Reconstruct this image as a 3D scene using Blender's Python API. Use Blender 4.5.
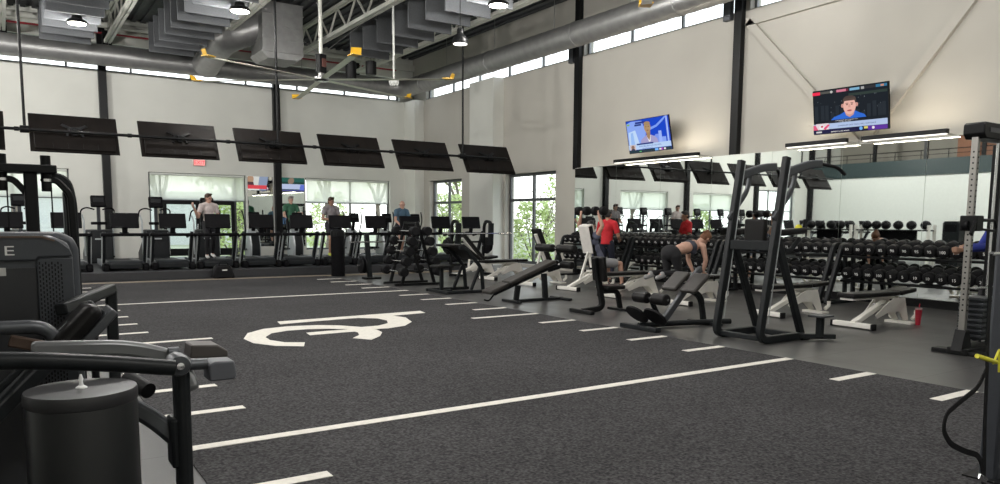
import bpy, bmesh, math, random
from math import sin, cos, pi, radians as R
from mathutils import Vector as V, Matrix, Quaternion
random.seed(7)
for _o in list(bpy.data.objects): bpy.data.objects.remove(_o)
SC = bpy.context.scene
COL = SC.collection

# ------------------------------------------------------------------ camera
cam_d = bpy.data.cameras.new('camera'); cam = bpy.data.objects.new('camera', cam_d); COL.objects.link(cam)
yaw, pit, rol = R(33.45), R(6.157), R(0.401)
fw = V((sin(yaw)*cos(pit), cos(yaw)*cos(pit), -sin(pit)))
rt = V((cos(yaw), -sin(yaw), 0)); up = rt.cross(fw)
r2 = rt*cos(rol)+up*sin(rol); u2 = up*cos(rol)-rt*sin(rol)
M = Matrix((r2, u2, -fw)).transposed().to_4x4(); M.translation = V((0, 0, 1.45))
cam.matrix_world = M
cam_d.sensor_width = 36; cam_d.lens = 36*751.65/1000
cam_d.shift_y = (302.45-242)/1000
cam_d.clip_end = 400; cam_d.clip_start = 0.05
SC.camera = cam

# ------------------------------------------------------------------ world, sun, exposure
SC.view_settings.view_transform = 'Standard'; SC.view_settings.look = 'None'
SC.view_settings.gamma = 1; SC.view_settings.use_curve_mapping = False
SC.view_settings.exposure = 0.0
SC.render.film_transparent = False
W = bpy.data.worlds.new('sky'); SC.world = W; W.use_nodes = True
nt = W.node_tree; nt.nodes.clear()
bg = nt.nodes.new('ShaderNodeBackground'); wo = nt.nodes.new('ShaderNodeOutputWorld')
tc = nt.nodes.new('ShaderNodeTexCoord'); sx = nt.nodes.new('ShaderNodeSeparateXYZ'); cr = nt.nodes.new('ShaderNodeValToRGB')
nt.links.new(tc.outputs['Generated'], sx.inputs[0]); nt.links.new(sx.outputs['Z'], cr.inputs[0])
cr.color_ramp.elements[0].position = 0.0; cr.color_ramp.elements[0].color = (1, 1, .98, 1)
cr.color_ramp.elements[1].position = 0.8; cr.color_ramp.elements[1].color = (.72, .83, 1, 1)
nt.links.new(cr.outputs[0], bg.inputs[0]); bg.inputs[1].default_value = 2.6
nt.links.new(bg.outputs[0], wo.inputs[0])
try:
    SC.cycles.max_bounces = 7; SC.cycles.diffuse_bounces = 4; SC.cycles.glossy_bounces = 4
    SC.cycles.transparent_max_bounces = 12; SC.cycles.sample_clamp_indirect = 6; SC.cycles.caustics_reflective = False
    SC.cycles.caustics_refractive = False
except Exception: pass

# ------------------------------------------------------------------ materials
MATS = {}
def mat(name, col, rough=.5, metal=0, var=.06, scale=8, bump=0, bscale=60, emit=None, est=1, spec=.5, coat=0, stretch=None):
    if name in MATS: return MATS[name]
    m = bpy.data.materials.new(name); m.use_nodes = True; t = m.node_tree; b = t.nodes['Principled BSDF']
    b.inputs['Roughness'].default_value = rough; b.inputs['Metallic'].default_value = metal
    b.inputs['Specular IOR Level'].default_value = spec
    b.inputs['Coat Weight'].default_value = coat
    c4 = (*col, 1)
    b.inputs['Base Color'].default_value = c4
    tcn = t.nodes.new('ShaderNodeTexCoord')
    src = tcn.outputs['Object']
    if stretch:
        mp = t.nodes.new('ShaderNodeMapping'); mp.inputs['Scale'].default_value = stretch; t.links.new(src, mp.inputs[0]); src = mp.outputs[0]
    if var:
        n = t.nodes.new('ShaderNodeTexNoise'); n.inputs['Scale'].default_value = scale; n.inputs['Detail'].default_value = 3
        t.links.new(src, n.inputs['Vector'])
        mr = t.nodes.new('ShaderNodeMapRange'); mr.inputs[1].default_value = .3; mr.inputs[2].default_value = .7
        mr.inputs[3].default_value = 1-var; mr.inputs[4].default_value = 1+var
        t.links.new(n.outputs['Fac'], mr.inputs[0])
        vm = t.nodes.new('ShaderNodeVectorMath'); vm.operation = 'SCALE'; vm.inputs[0].default_value = col
        t.links.new(mr.outputs[0], vm.inputs['Scale']); t.links.new(vm.outputs[0], b.inputs['Base Color'])
    if bump:
        n2 = t.nodes.new('ShaderNodeTexNoise'); n2.inputs['Scale'].default_value = bscale; n2.inputs['Detail'].default_value = 4
        t.links.new(src, n2.inputs['Vector']); bp = t.nodes.new('ShaderNodeBump'); bp.inputs['Strength'].default_value = bump
        bp.inputs['Distance'].default_value = .01
        t.links.new(n2.outputs['Fac'], bp.inputs['Height']); t.links.new(bp.outputs[0], b.inputs['Normal'])
    if emit:
        b.inputs['Emission Color'].default_value = (*emit, 1); b.inputs['Emission Strength'].default_value = est
    MATS[name] = m; return m

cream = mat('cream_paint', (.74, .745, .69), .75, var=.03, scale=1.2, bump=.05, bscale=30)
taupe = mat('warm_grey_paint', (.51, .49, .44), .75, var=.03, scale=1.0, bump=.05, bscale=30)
white_p = mat('white_paint', (.72, .74, .70), .7, var=.02)
black_m = mat('black_steel', (.009, .0095, .010), .38, 0, spec=.16, var=.1, scale=20)
dgrey_m = mat('dark_grey_steel', (.013, .015, .0165), .4, 0, spec=.2, var=.08, scale=12)
mgrey_m = mat('mid_grey_steel', (.075, .08, .088), .38, .4, var=.08)
silver = mat('silver_shroud', (.5, .53, .54), .35, .3, var=.05)
chrome = mat('chrome', (.75, .75, .76), .18, 1, var=.03)
blk_pl = mat('black_plastic', (.006, .006, .007), .5, 0, spec=.07, var=.08)
vinyl = mat('black_vinyl', (.012, .0115, .0115), .38, 0, spec=.16, var=.1, bump=.06, bscale=120)
vinyl_b = mat('brown_black_vinyl', (.03, .026, .023), .45, 0, var=.1, bump=.06, bscale=120)
rubber = mat('black_rubber', (.008, .008, .009), .5, 0, spec=.16, var=.12, bump=.1, bscale=90)
white_f = mat('white_powder_coat', (.86, .84, .78), .35, 0, var=.04)
num_w = mat('white_number_print', (.8, .8, .78), .5, 0, var=0)
galv = mat('galvanised_steel', (.34, .34, .335), .40, .6, var=.10, scale=5)
truss_m = mat('pale_steel_paint', (.68, .68, .62), .45, .1, var=.05)
baffle_m = mat('grey_felt', (.11, .116, .123), .9, 0, var=.08, scale=30, bump=.1, bscale=200)
deck_m = mat('black_deck', (.07, .072, .078), .7, .1, var=.2)
red_p = mat('red_pipe', (.35, .03, .04), .4, 0)
yellow = mat('yellow_plastic', (.85, .5, .03), .4, 0)
yel2 = mat('yellow_rubber', (.8, .75, .05), .5, 0)
lamp_e = mat('lamp_glow', (1, .96, .88), .5, 0, var=0, emit=(1, .94, .84), est=9)
tube_e = mat('linear_lamp_glow', (1, .98, .94), .5, 0, var=0, emit=(1, .97, .9), est=1.6)
wood_st = mat('tan_transition_strip', (.33, .27, .2), .5, 0, var=.1)
mirror_m = mat('mirror_silver', (.82, .87, .85), .015, 1, var=0)
blk_alu = mat('dark_window_aluminium', (.10, .105, .11), .4, .3)
brickc = None

def glass_mat():
    m = bpy.data.materials.new('window_glass'); m.use_nodes = True; t = m.node_tree; t.nodes.clear()
    o = t.nodes.new('ShaderNodeOutputMaterial'); mx = t.nodes.new('ShaderNodeMixShader'); tr = t.nodes.new('ShaderNodeBsdfTransparent')
    gl = t.nodes.new('ShaderNodeBsdfGlossy'); gl.inputs['Roughness'].default_value = .02
    tr.inputs[0].default_value = (.975, .99, .985, 1)
    lw = t.nodes.new('ShaderNodeLayerWeight'); pw = t.nodes.new('ShaderNodeMath'); pw.operation = 'POWER'; pw.inputs[1].default_value = 5
    ma = t.nodes.new('ShaderNodeMath'); ma.operation = 'MULTIPLY_ADD'; ma.inputs[1].default_value = .6; ma.inputs[2].default_value = .03
    t.links.new(lw.outputs['Facing'], pw.inputs[0]); t.links.new(pw.outputs[0], ma.inputs[0]); t.links.new(ma.outputs[0], mx.inputs[0]); t.links.new(tr.outputs[0], mx.inputs[1]); t.links.new(gl.outputs[0], mx.inputs[2])
    t.links.new(mx.outputs[0], o.inputs[0]); return m
glass = glass_mat()
def blind_mat():
    m = bpy.data.materials.new('roller_blind_mesh'); m.use_nodes = True; t = m.node_tree; t.nodes.clear()
    o = t.nodes.new('ShaderNodeOutputMaterial'); a = t.nodes.new('ShaderNodeAddShader'); mx = t.nodes.new('ShaderNodeMixShader')
    tr = t.nodes.new('ShaderNodeBsdfTransparent'); tl = t.nodes.new('ShaderNodeBsdfTranslucent'); df = t.nodes.new('ShaderNodeBsdfDiffuse')
    tr.inputs[0].default_value = (.95, .96, .92, 1); tl.inputs[0].default_value = (.97, .96, .90, 1); df.inputs[0].default_value = (.6, .62, .55, 1)
    m2 = t.nodes.new('ShaderNodeMixShader'); m2.inputs[0].default_value = .12
    t.links.new(tl.outputs[0], m2.inputs[1]); t.links.new(df.outputs[0], m2.inputs[2])
    mx.inputs[0].default_value = .42
    t.links.new(m2.outputs[0], mx.inputs[1]); t.links.new(tr.outputs[0], mx.inputs[2]); t.links.new(mx.outputs[0], o.inputs[0]); return m
blind = blind_mat()

def turf_mat():
    m = bpy.data.materials.new('grey_speckled_turf'); m.use_nodes = True; t = m.node_tree; b = t.nodes['Principled BSDF']
    tc = t.nodes.new('ShaderNodeTexCoord'); n = t.nodes.new('ShaderNodeTexNoise'); n.inputs['Scale'].default_value = 55; n.inputs['Detail'].default_value = 5
    t.links.new(tc.outputs['Object'], n.inputs['Vector']); c = t.nodes.new('ShaderNodeValToRGB')
    c.color_ramp.elements[0].position = .35; c.color_ramp.elements[0].color = (.014, .014, .015, 1)
    c.color_ramp.elements[1].position = .68; c.color_ramp.elements[1].color = (.082, .080, .082, 1)
    t.links.new(n.outputs['Fac'], c.inputs[0])
    n3 = t.nodes.new('ShaderNodeTexNoise'); n3.inputs['Scale'].default_value = .7; n3.inputs['Detail'].default_value = 4
    t.links.new(tc.outputs['Object'], n3.inputs['Vector'])
    mr = t.nodes.new('ShaderNodeMapRange'); mr.inputs[1].default_value = .3; mr.inputs[2].default_value = .7; mr.inputs[3].default_value = .85; mr.inputs[4].default_value = 1.15
    t.links.new(n3.outputs['Fac'], mr.inputs[0]); vm = t.nodes.new('ShaderNodeVectorMath'); vm.operation = 'SCALE'
    t.links.new(c.outputs[0], vm.inputs[0]); t.links.new(mr.outputs[0], vm.inputs['Scale']); t.links.new(vm.outputs[0], b.inputs['Base Color'])
    b.inputs['Roughness'].default_value = .95; b.inputs['Specular IOR Level'].default_value = .2
    bp = t.nodes.new('ShaderNodeBump'); bp.inputs['Strength'].default_value = .6; bp.inputs['Distance'].default_value = .01
    t.links.new(n.outputs['Fac'], bp.inputs['Height']); t.links.new(bp.outputs[0], b.inputs['Normal']); return m
turf_m = turf_mat()
def tile_mat():
    m = bpy.data.materials.new('grey_rubber_tiles'); m.use_nodes = True; t = m.node_tree; b = t.nodes['Principled BSDF']
    tc = t.nodes.new('ShaderNodeTexCoord'); br = t.nodes.new('ShaderNodeTexBrick'); br.offset = 0.5
    br.inputs['Scale'].default_value = 1; br.inputs['Brick Width'].default_value = 1.22; br.inputs['Row Height'].default_value = 1.22
    br.inputs['Mortar Size'].default_value = .006; br.inputs['Color1'].default_value = (.064, .063, .062, 1); br.inputs['Color2'].default_value = (.072, .071, .070, 1)
    br.inputs['Mortar'].default_value = (.014, .014, .014, 1)
    t.links.new(tc.outputs['Object'], br.inputs['Vector'])
    n = t.nodes.new('ShaderNodeTexNoise'); n.inputs['Scale'].default_value = 120; n.inputs['Detail'].default_value = 3
    t.links.new(tc.outputs['Object'], n.inputs['Vector'])
    n3 = t.nodes.new('ShaderNodeTexNoise'); n3.inputs['Scale'].default_value = 1.4; n3.inputs['Detail'].default_value = 6
    t.links.new(tc.outputs['Object'], n3.inputs['Vector'])
    ad = t.nodes.new('ShaderNodeMath'); ad.operation = 'ADD'; t.links.new(n.outputs['Fac'], ad.inputs[0]); t.links.new(n3.outputs['Fac'], ad.inputs[1])
    mr = t.nodes.new('ShaderNodeMapRange'); mr.inputs[1].default_value = .6; mr.inputs[2].default_value = 1.4; mr.inputs[3].default_value = .75; mr.inputs[4].default_value = 1.25
    t.links.new(ad.outputs[0], mr.inputs[0]); vm = t.nodes.new('ShaderNodeVectorMath'); vm.operation = 'SCALE'
    t.links.new(br.outputs[0], vm.inputs[0]); t.links.new(mr.outputs[0], vm.inputs['Scale']); t.links.new(vm.outputs[0], b.inputs['Base Color'])
    r2 = t.nodes.new('ShaderNodeMapRange'); r2.inputs[3].default_value = .24; r2.inputs[4].default_value = .46
    t.links.new(n3.outputs['Fac'], r2.inputs[0]); t.links.new(r2.outputs[0], b.inputs['Roughness']); return m
tile_m = tile_mat()
def brick_mat():
    m = bpy.data.materials.new('cream_block_wall'); m.use_nodes = True; t = m.node_tree; b = t.nodes['Principled BSDF']
    tc = t.nodes.new('ShaderNodeTexCoord'); mp = t.nodes.new('ShaderNodeMapping'); mp.inputs['Rotation'].default_value = (R(90), 0, R(90))
    br = t.nodes.new('ShaderNodeTexBrick')
    br.inputs['Scale'].default_value = 1; br.inputs['Brick Width'].default_value = .4; br.inputs['Row Height'].default_value = .2
    br.inputs['Mortar Size'].default_value = .012; br.inputs['Color1'].default_value = (.5, .46, .38, 1); br.inputs['Color2'].default_value = (.46, .43, .36, 1)
    br.inputs['Mortar'].default_value = (.3, .28, .24, 1)
    t.links.new(tc.outputs['Object'], mp.inputs[0]); t.links.new(mp.outputs[0], br.inputs['Vector']); t.links.new(br.outputs[0], b.inputs['Base Color'])
    b.inputs['Roughness'].default_value = .8; return m
brick_m = brick_mat()

# ------------------------------------------------------------------ mesh helpers
class MB:
    def __init__(s): s.v = []; s.f = []; s.m = []
    def add(s, vs, fs, mi=0):
        o = len(s.v); s.v += [V(p) for p in vs]; s.f += [tuple(i+o for i in f) for f in fs]; s.m += [mi]*len(fs); return s
    def box(s, x0, x1, y0, y1, z0, z1, mi=0):
        return s.add([(x0,y0,z0),(x1,y0,z0),(x1,y1,z0),(x0,y1,z0),(x0,y0,z1),(x1,y0,z1),(x1,y1,z1),(x0,y1,z1)],
                     [(0,3,2,1),(4,5,6,7),(0,1,5,4),(1,2,6,5),(2,3,7,6),(3,0,4,7)], mi)
    def quad(s, a, b, c, d, mi=0): return s.add([a, b, c, d], [(0, 1, 2, 3)], mi)
    def sweep(s, pts, prof, upv=(0,0,1), closed=False, mi=0, scales=None):
        pts = [V(p) for p in pts]; n = len(pts); k = len(prof); rings = []
        u = V(upv)
        for i, p in enumerate(pts):
            if closed: t = (pts[(i+1) % n]-pts[i-1])
            else: t = (pts[min(i+1, n-1)]-pts[max(i-1, 0)])
            t = t.normalized()
            u = (u - t*u.dot(t))
            if u.length < 1e-4: u = V((1, 0, 0)) - t*t.x
            if u.length < 1e-4: u = V((0, 1, 0))
            u = u.normalized(); sd = t.cross(u); sc = scales[i] if scales else 1
            rings += [p+(sd*a+u*b)*sc for a, b in prof]
        fs = []
        for i in range(n if closed else n-1):
            for j in range(k):
                a = i*k+j; b = i*k+(j+1) % k; c = ((i+1) % n)*k+(j+1) % k; d = ((i+1) % n)*k+j
                fs.append((a, b, c, d))
        if not closed: fs += [tuple(range(k-1, -1, -1)), tuple((n-1)*k+j for j in range(k))]
        return s.add(rings, fs, mi)
    def tube(s, pts, r, n=8, mi=0, closed=False, scales=None):
        return s.sweep(pts, [(r*cos(2*pi*j/n), r*sin(2*pi*j/n)) for j in range(n)], mi=mi, closed=closed, scales=scales)
    def bar(s, pts, w, h, upv=(0,0,1), mi=0, closed=False):
        return s.sweep(pts, [(-w/2,-h/2),(w/2,-h/2),(w/2,h/2),(-w/2,h/2)], upv, mi=mi, closed=closed)
    def cone(s, p, q, r0, r1, n=16, mi=0):
        p = V(p); q = V(q); t = (q-p).normalized(); a = t.orthogonal().normalized(); b = t.cross(a)
        vs = [p+(a*cos(2*pi*j/n)+b*sin(2*pi*j/n))*r0 for j in range(n)]+[q+(a*cos(2*pi*j/n)+b*sin(2*pi*j/n))*r1 for j in range(n)]
        return s.add(vs, [(j, (j+1) % n, n+(j+1) % n, n+j) for j in range(n)]+[tuple(range(n-1, -1, -1)), tuple(range(n, 2*n))], mi)
    def ball(s, c, r, n=14, m=9, mi=0, rot=None):
        c = V(c); r = (r, r, r) if isinstance(r, (int, float)) else r
        vs = [V((0, 0, -r[2]))]
        for i in range(1, m):
            a = pi*i/m
            for j in range(n): vs.append(V((r[0]*sin(a)*cos(2*pi*j/n), r[1]*sin(a)*sin(2*pi*j/n), -r[2]*cos(a))))
        vs.append(V((0, 0, r[2])))
        if rot: vs = [rot @ p for p in vs]
        vs = [p+c for p in vs]; fs = [(0, 1+(j+1) % n, 1+j) for j in range(n)]
        for i in range(m-2):
            for j in range(n): fs.append((1+i*n+j, 1+i*n+(j+1) % n, 1+(i+1)*n+(j+1) % n, 1+(i+1)*n+j))
        L = len(vs)-1; fs += [(L, 1+(m-2)*n+j, 1+(m-2)*n+(j+1) % n) for j in range(n)]
        return s.add(vs, fs, mi)
    def cap(s, p, q, r0, r1, n=12):
        s.cone(p, q, r0, r1, n); s.ball(p, r0*1.0, n, 8); s.ball(q, r1*1.0, n, 8); return s
    def lathe(s, prof, c=(0,0,0), n=24, mi=0, axis=None):
        c = V(c); vs = []; q = V((0,0,1)).rotation_difference(V(axis)) if axis else None
        for r, z in prof:
            for j in range(n):
                p = V((r*cos(2*pi*j/n), r*sin(2*pi*j/n), z)); vs.append((q @ p if q else p)+c)
        k = len(prof); fs = [(i*n+j, i*n+(j+1) % n, (i+1)*n+(j+1) % n, (i+1)*n+j) for i in range(k-1) for j in range(n)]
        fs += [tuple(range(n-1, -1, -1)), tuple((k-1)*n+j for j in range(n))]
        return s.add(vs, fs, mi)
    def prism(s, poly, axis, a, b, mi=0):
        # poly in the other two axes (x: (y,z); y: (x,z); z: (x,y))
        def P(p, h): return {'x': (h, p[0], p[1]), 'y': (p[0], h, p[1]), 'z': (p[0], p[1], h)}[axis]
        n = len(poly); vs = [P(p, a) for p in poly]+[P(p, b) for p in poly]
        return s.add(vs, [tuple(range(n)), tuple(range(2*n-1, n-1, -1))]+[(j, n+j, n+(j+1) % n, (j+1) % n) for j in range(n)], mi)
    def xf(s, mtx): s.v = [mtx @ p for p in s.v]; return s
    def build(s, name, mats, parent=None, world=False, bevel=0, seg=2, link=True, mods=None):
        me = bpy.data.meshes.new(name); off = parent.location if (world and parent) else V((0, 0, 0))
        # world=True: vertices were given in world metres; the parent thing carries no rotation
        if world and parent and parent.parent: off = off + parent.parent.location
        me.from_pydata([p-off for p in s.v], [], s.f)
        if not isinstance(mats, (list, tuple)): mats = [mats]
        for m in mats: me.materials.append(m)
        me.polygons.foreach_set('material_index', s.m)
        bm = bmesh.new(); bm.from_mesh(me); bmesh.ops.recalc_face_normals(bm, faces=bm.faces); bm.to_mesh(me); bm.free()
        me.polygons.foreach_set('use_smooth', [True]*len(me.polygons)); me.set_sharp_from_angle(angle=R(38)); me.update()
        o = bpy.data.objects.new(name, me); COL.objects.link(o)
        if parent: o.parent = parent
        if bevel:
            b = o.modifiers.new('bevel', 'BEVEL'); b.width = bevel; b.segments = seg; b.limit_method = 'ANGLE'; b.angle_limit = R(40)
        return o

def fillet(pts, r, n=5):
    pts = [V(p) for p in pts]; out = [pts[0]]
    for i in range(1, len(pts)-1):
        a, b, c = pts[i-1], pts[i], pts[i+1]; d0 = (a-b); d1 = (c-b)
        rr = min(r, d0.length*.49, d1.length*.49); p = b+d0.normalized()*rr; q = b+d1.normalized()*rr
        for k in range(n+1):
            t = k/n; out.append(p*(1-t)**2+b*2*t*(1-t)+q*t*t)
    out.append(pts[-1]); return out

def tag(o, label=None, cat=None, group=None, kind=None):
    if label: o['label'] = label
    if cat: o['category'] = cat
    if group: o['group'] = group
    if kind: o['kind'] = kind
    return o
def thing(name, label, cat, loc=(0,0,0), rz=0, group=None):
    o = bpy.data.objects.new(name, None); COL.objects.link(o); o.empty_display_size = .1
    o.location = loc; o.rotation_euler = (0, 0, rz); return tag(o, label, cat, group)
def struct(name, mb, m, parent=None, bevel=0):
    o = mb.build(name, m, parent, world=bool(parent), bevel=bevel)
    if not parent: o['kind'] = 'structure'
    return o
def dup(root, loc, rz=None, label=None, group=None):
    def cp(o, par):
        c = o.copy(); COL.objects.link(c); c.parent = par
        for ch in list(o.children): cp(ch, c)
        return c
    r = cp(root, None); r.location = loc
    if rz is not None: r.rotation_euler = (0, 0, rz)
    if label: r['label'] = label
    if group: r['group'] = group
    return r
_txt = {}
def text_mesh(body, size, m, ext=.0015):
    key = (body, size, m.name, ext)
    if key in _txt: return _txt[key]
    c = bpy.data.curves.new('lettering', 'FONT'); c.body = body; c.size = size; c.extrude = ext; c.align_x = 'CENTER'; c.align_y = 'CENTER'; c.resolution_u = 2
    o = bpy.data.objects.new('lettering', c); COL.objects.link(o); dg = bpy.context.evaluated_depsgraph_get(); dg.update()
    me = bpy.data.meshes.new_from_object(o.evaluated_get(dg)); me.materials.clear(); me.materials.append(m)
    bpy.data.objects.remove(o); bpy.data.curves.remove(c); _txt[key] = me; return me
def text_obj(name, body, size, m, parent, loc, rot, ext=.0015, sx=1):
    o = bpy.data.objects.new(name, text_mesh(body, size, m, ext)); COL.objects.link(o); o.parent = parent
    o.location = loc; o.rotation_euler = rot; o.scale = (sx, 1, 1); return o
ORD = ['first','second','third','fourth','fifth','sixth','seventh','eighth','ninth','tenth','eleventh','twelfth','thirteenth','fourteenth','fifteenth','sixteenth']
def ray(px, py): return fw + r2*((px-500)/751.65) - u2*((py-302.45)/751.65)
def aty(px, py, y): d = ray(px, py); return V((0,0,1.45))+d*(y/d.y)
def atx(px, py, x): d = ray(px, py); return V((0,0,1.45))+d*(x/d.x)
def atz(px, py, z): d = ray(px, py); return V((0,0,1.45))+d*((z-1.45)/d.z)

XR, XM, YF, XL, ZC = 13.9, 13.45, 27.4, -13.1, 7.8
# ---- floor and turf
struct('floor', MB().box(-16, 14.2, -6, 27.7, -.15, 0), tile_m)
turf = struct('floor_turf', MB().box(.87, 6.98, -6, 18.78, 0, .010), turf_m)
line_m = mat('cream_turf_line', (.78, .75, .68), .9, var=.08, scale=25, bump=.2, bscale=150)
for y in (4.92, 14.05): MB().box(.87, 6.98, y-.05, y+.05, .0095, .013).build('lane_line', line_m, turf)
for k in range(-11, 15):
    y = 4.92+.9144*k
    if k in (0, 10): continue
    x1 = .87+(1.2 if k == 5 else .62); x0 = 6.98-(1.2 if k == 5 else .62)
    MB().box(.87, x1, y-.05, y+.05, .0095, .013).build('dash_mark', line_m, turf)
    MB().box(x0, 6.98, y-.05, y+.05, .0095, .013).build('dash_mark', line_m, turf)
LOGO = [[(3.2,10.58),(5.54,10.71),(5.49,10.44),(4.81,10.36),(4.51,10.37),(4.28,10.38),(3.68,10.35),(3.15,10.29)],
 [(4.38,10.61),(4.86,10.46),(4.97,10.08),(4.83,9.6),(4.57,9.29),(4.27,9.17),(4.07,9.2),(3.86,9.25),(4.0,9.46),(4.25,9.47),(4.47,9.63),(4.59,9.92),(4.56,10.2),(4.29,10.42)],
 [(4.0,9.46),(3.81,9.76),(3.54,9.95),(3.17,10.03),(2.82,9.95),(2.54,9.67),(2.38,9.24),(2.39,8.86),(2.55,8.53),(2.82,8.34),(2.92,8.6),(2.72,8.72),(2.62,8.97),(2.64,9.24),(2.8,9.52),(3.04,9.64),(3.3,9.64),(3.56,9.54),(3.74,9.4),(3.91,9.15)],
 [(3.19,9.33),(3.16,9.11),(3.63,9.12),(3.95,9.11),(3.85,9.34),(3.49,9.35)],
 [(3.88,9.34),(4.08,9.15),(4.04,8.88),(3.89,8.61),(3.67,8.38),(3.53,8.62),(3.69,8.8),(3.77,9.03),(3.74,9.25)]]
lm = MB()
for i, p in enumerate(LOGO): lm.prism(p, 'z', .0095, .013+.0002*i)
lm.build('turf_logo', line_m, turf)
struct('trim_1', MB().box(-4, 12.0, 18.79, 19.05, 0, .012), wood_st)
platf = MB().box(-12.5, 12.6, 19.5, 26.6, 0, .20)
struct('trim_2', platf, mat('black_platform_rubber', (.03, .031, .034), .45, 0, var=.1), bevel=.01)

# ---- walls with openings
def wall(name, axis, c0, c1, u0, u1, z0, z1, ops, m):
    us = sorted({u0, u1, *[o[0] for o in ops], *[o[1] for o in ops]}); zs = sorted({z0, z1, *[o[2] for o in ops], *[o[3] for o in ops]})
    b = MB()
    for i in range(len(us)-1):
        j = 0
        while j < len(zs)-1:
            def hole(j): 
                uc = (us[i]+us[i+1])/2; zc = (zs[j]+zs[j+1])/2
                return any(o[0] < uc < o[1] and o[2] < zc < o[3] for o in ops)
            if hole(j): j += 1; continue
            k = j
            while k+1 < len(zs)-1 and not hole(k+1): k += 1
            a, d, lo, hi = us[i], us[i+1], zs[j], zs[k+1]
            if axis == 'y': b.box(a, d, c0, c1, lo, hi)
            else: b.box(c0, c1, a, d, lo, hi)
            j = k+1
    return struct(name, b, m)
FW = [(-11.7,-8.5,.1,3.3), (-6.4,-3.2,.35,3.0), (-1.35,1.85,.35,3.0), (4.13,7.3,.1,3.0), (9.44,12.87,.35,3.0)]
wall('wall_far', 'y', YF, YF+.35, XL-3, XR, 0, ZC, FW+[(XL+.4, 13.3, 6.11, 6.98)], cream)
RW = [(18.07,20.77,.1,2.98), (23.6,26.03,.1,2.98)]
RC = [(-5.5,.0,6.09,6.98), (.3,5.5,6.09,6.98), (5.8,11.2,6.09,6.98), (11.55,16.85,6.09,6.98), (17.15,26.3,6.09,6.98)]
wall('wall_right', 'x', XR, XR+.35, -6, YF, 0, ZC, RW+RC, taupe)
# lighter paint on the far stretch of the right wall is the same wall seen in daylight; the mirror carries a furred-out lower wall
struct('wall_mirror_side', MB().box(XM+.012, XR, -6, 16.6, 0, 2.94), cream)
struct('wall_left', MB().box(XL-.3, XL, -6, YF, 0, 3.98), white_p)
struct('wall_mezzanine', MB().box(-16.3, -16, -6, YF, 3.9, ZC), brick_m)
struct('wall_near', MB().box(-16, XR, -6.3, -6, 0, ZC), cream)
struct('floor_mezzanine', MB().box(-16, XL-.02, -6, YF, 3.98, 4.2), mgrey_m)
struct('trim_3', MB().box(XL-.02, XL+.1, -6, YF, 3.98, 4.8), mat('dark_green_fascia', (.022, .04, .042), .5))
for i, (y0, y1) in enumerate([(21.2, 22.6)]):
    struct('trim_4', MB().box(13.5, XR, 20.9, 22.4, 0, 6.08), cream)
struct('trim_5', MB().box(13.5, XR, 26.5, YF, 0, 6.08), cream)
cl = MB().box(-16, XR+.3, -6, YF+.3, ZC, ZC+.2)
for i in range(100): cl.box(-16+i*.3, -15.86+i*.3, -6, YF, ZC-.06, ZC)
struct('ceiling', cl, deck_m)
struct('trim_6', MB().box(XL, XR, YF-.16, YF, 7.28, 7.52), truss_m)
struct('baseboard_right', MB().box(XM-.03, XM, -6, 16.6, 0, .14), rubber)
n = 8
for x in (-8.1, -2.6, 2.9, 8.4): struct('trim_%d' % n, MB().box(x-.115, x+.115, YF-.2, YF-.002, .2, ZC-.1), black_m); n += 1
struct('trim_%d' % n, MB().box(XL, XL+.25, YF-.25, YF-.002, 0, ZC-.1), black_m); n += 1
for y in (17.0, 11.42, 5.65, .15): struct('trim_%d' % n, MB().box(XR-.14, XR-.002, y-.1, y+.1, 2.945, ZC-.1), black_m); n += 1
for y in (17.3, 11.75):
    struct('trim_%d' % n, MB().box(XR-.12, XR-.002, y-.1, y+.1, 5.95, 6.9), mgrey_m); n += 1
for i in range(12):
    y = -4+i*2.75; struct('trim_%d' % n, MB().box(XL-.02, XL+.1, y-.09, y+.09, 4.8, ZC), black_m); n += 1
# diagonal wall braces boxed out below the paint, meeting above the mirror
for a, b in (((11.2, 5.82), (8.5, 2.96)), ((6.2, 5.75), (8.42, 2.96)), ((11.25, 5.82), (7.4, 5.9))):
    struct('trim_%d' % n, MB().bar([(XR-.03, a[0], a[1]), (XR-.03, b[0], b[1])], .17, .10, (1,0,0)), taupe); n += 1

# ---- windows
def window(i, axis, c, u0, u1, z0, z1, us, zs, fm, depth=.07, fr=.06):
    b = MB(); g = MB(); h = fr/2
    def bx(mb, a, d, lo, hi, t):
        if axis == 'y': mb.box(a, d, c-t, c+t, lo, hi)
        else: mb.box(c-t, c+t, a, d, lo, hi)
    bx(b, u0, u0+fr, z0, z1, depth/2); bx(b, u1-fr, u1, z0, z1, depth/2); bx(b, u0+fr, u1-fr, z0, z0+fr, depth/2); bx(b, u0+fr, u1-fr, z1-fr, z1, depth/2)
    for u in us: bx(b, u-h, u+h, z0+fr, z1-fr, depth/2)
    for z in zs:
        e = [u0+fr]+sorted(us)+[u1-fr]
        for q in range(len(e)-1): bx(b, e[q]+(h if q else 0), e[q+1]-(h if q < len(e)-2 else 0), z-h, z+h, depth/2*.98)
    bx(g, u0+fr*.5, u1-fr*.5, z0+fr*.5, z1-fr*.5, .004)
    o = b.build('window_%d' % i, fm); o['kind'] = 'structure'
    g.build('pane', glass, o); return o
wi = 1
for k, (a, d, lo, hi) in enumerate(FW):
    if k == 3: us = [4.5, 6.95]
    elif k == 0: us = [-10.7, -9.5]
    else: us = [(a+d)/2+.1]
    window(wi, 'y', YF+.18, a, d, lo, hi, us, [2.12], blk_alu); wi += 1
for (a, d, lo, hi) in RW:
    window(wi, 'x', XR+.2, a, d, lo, hi, [(a+d)/2], [2.14], blk_alu, fr=.09); wi += 1
grey_alu = mat('grey_window_aluminium', (.3, .31, .32), .5, .2)
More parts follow.
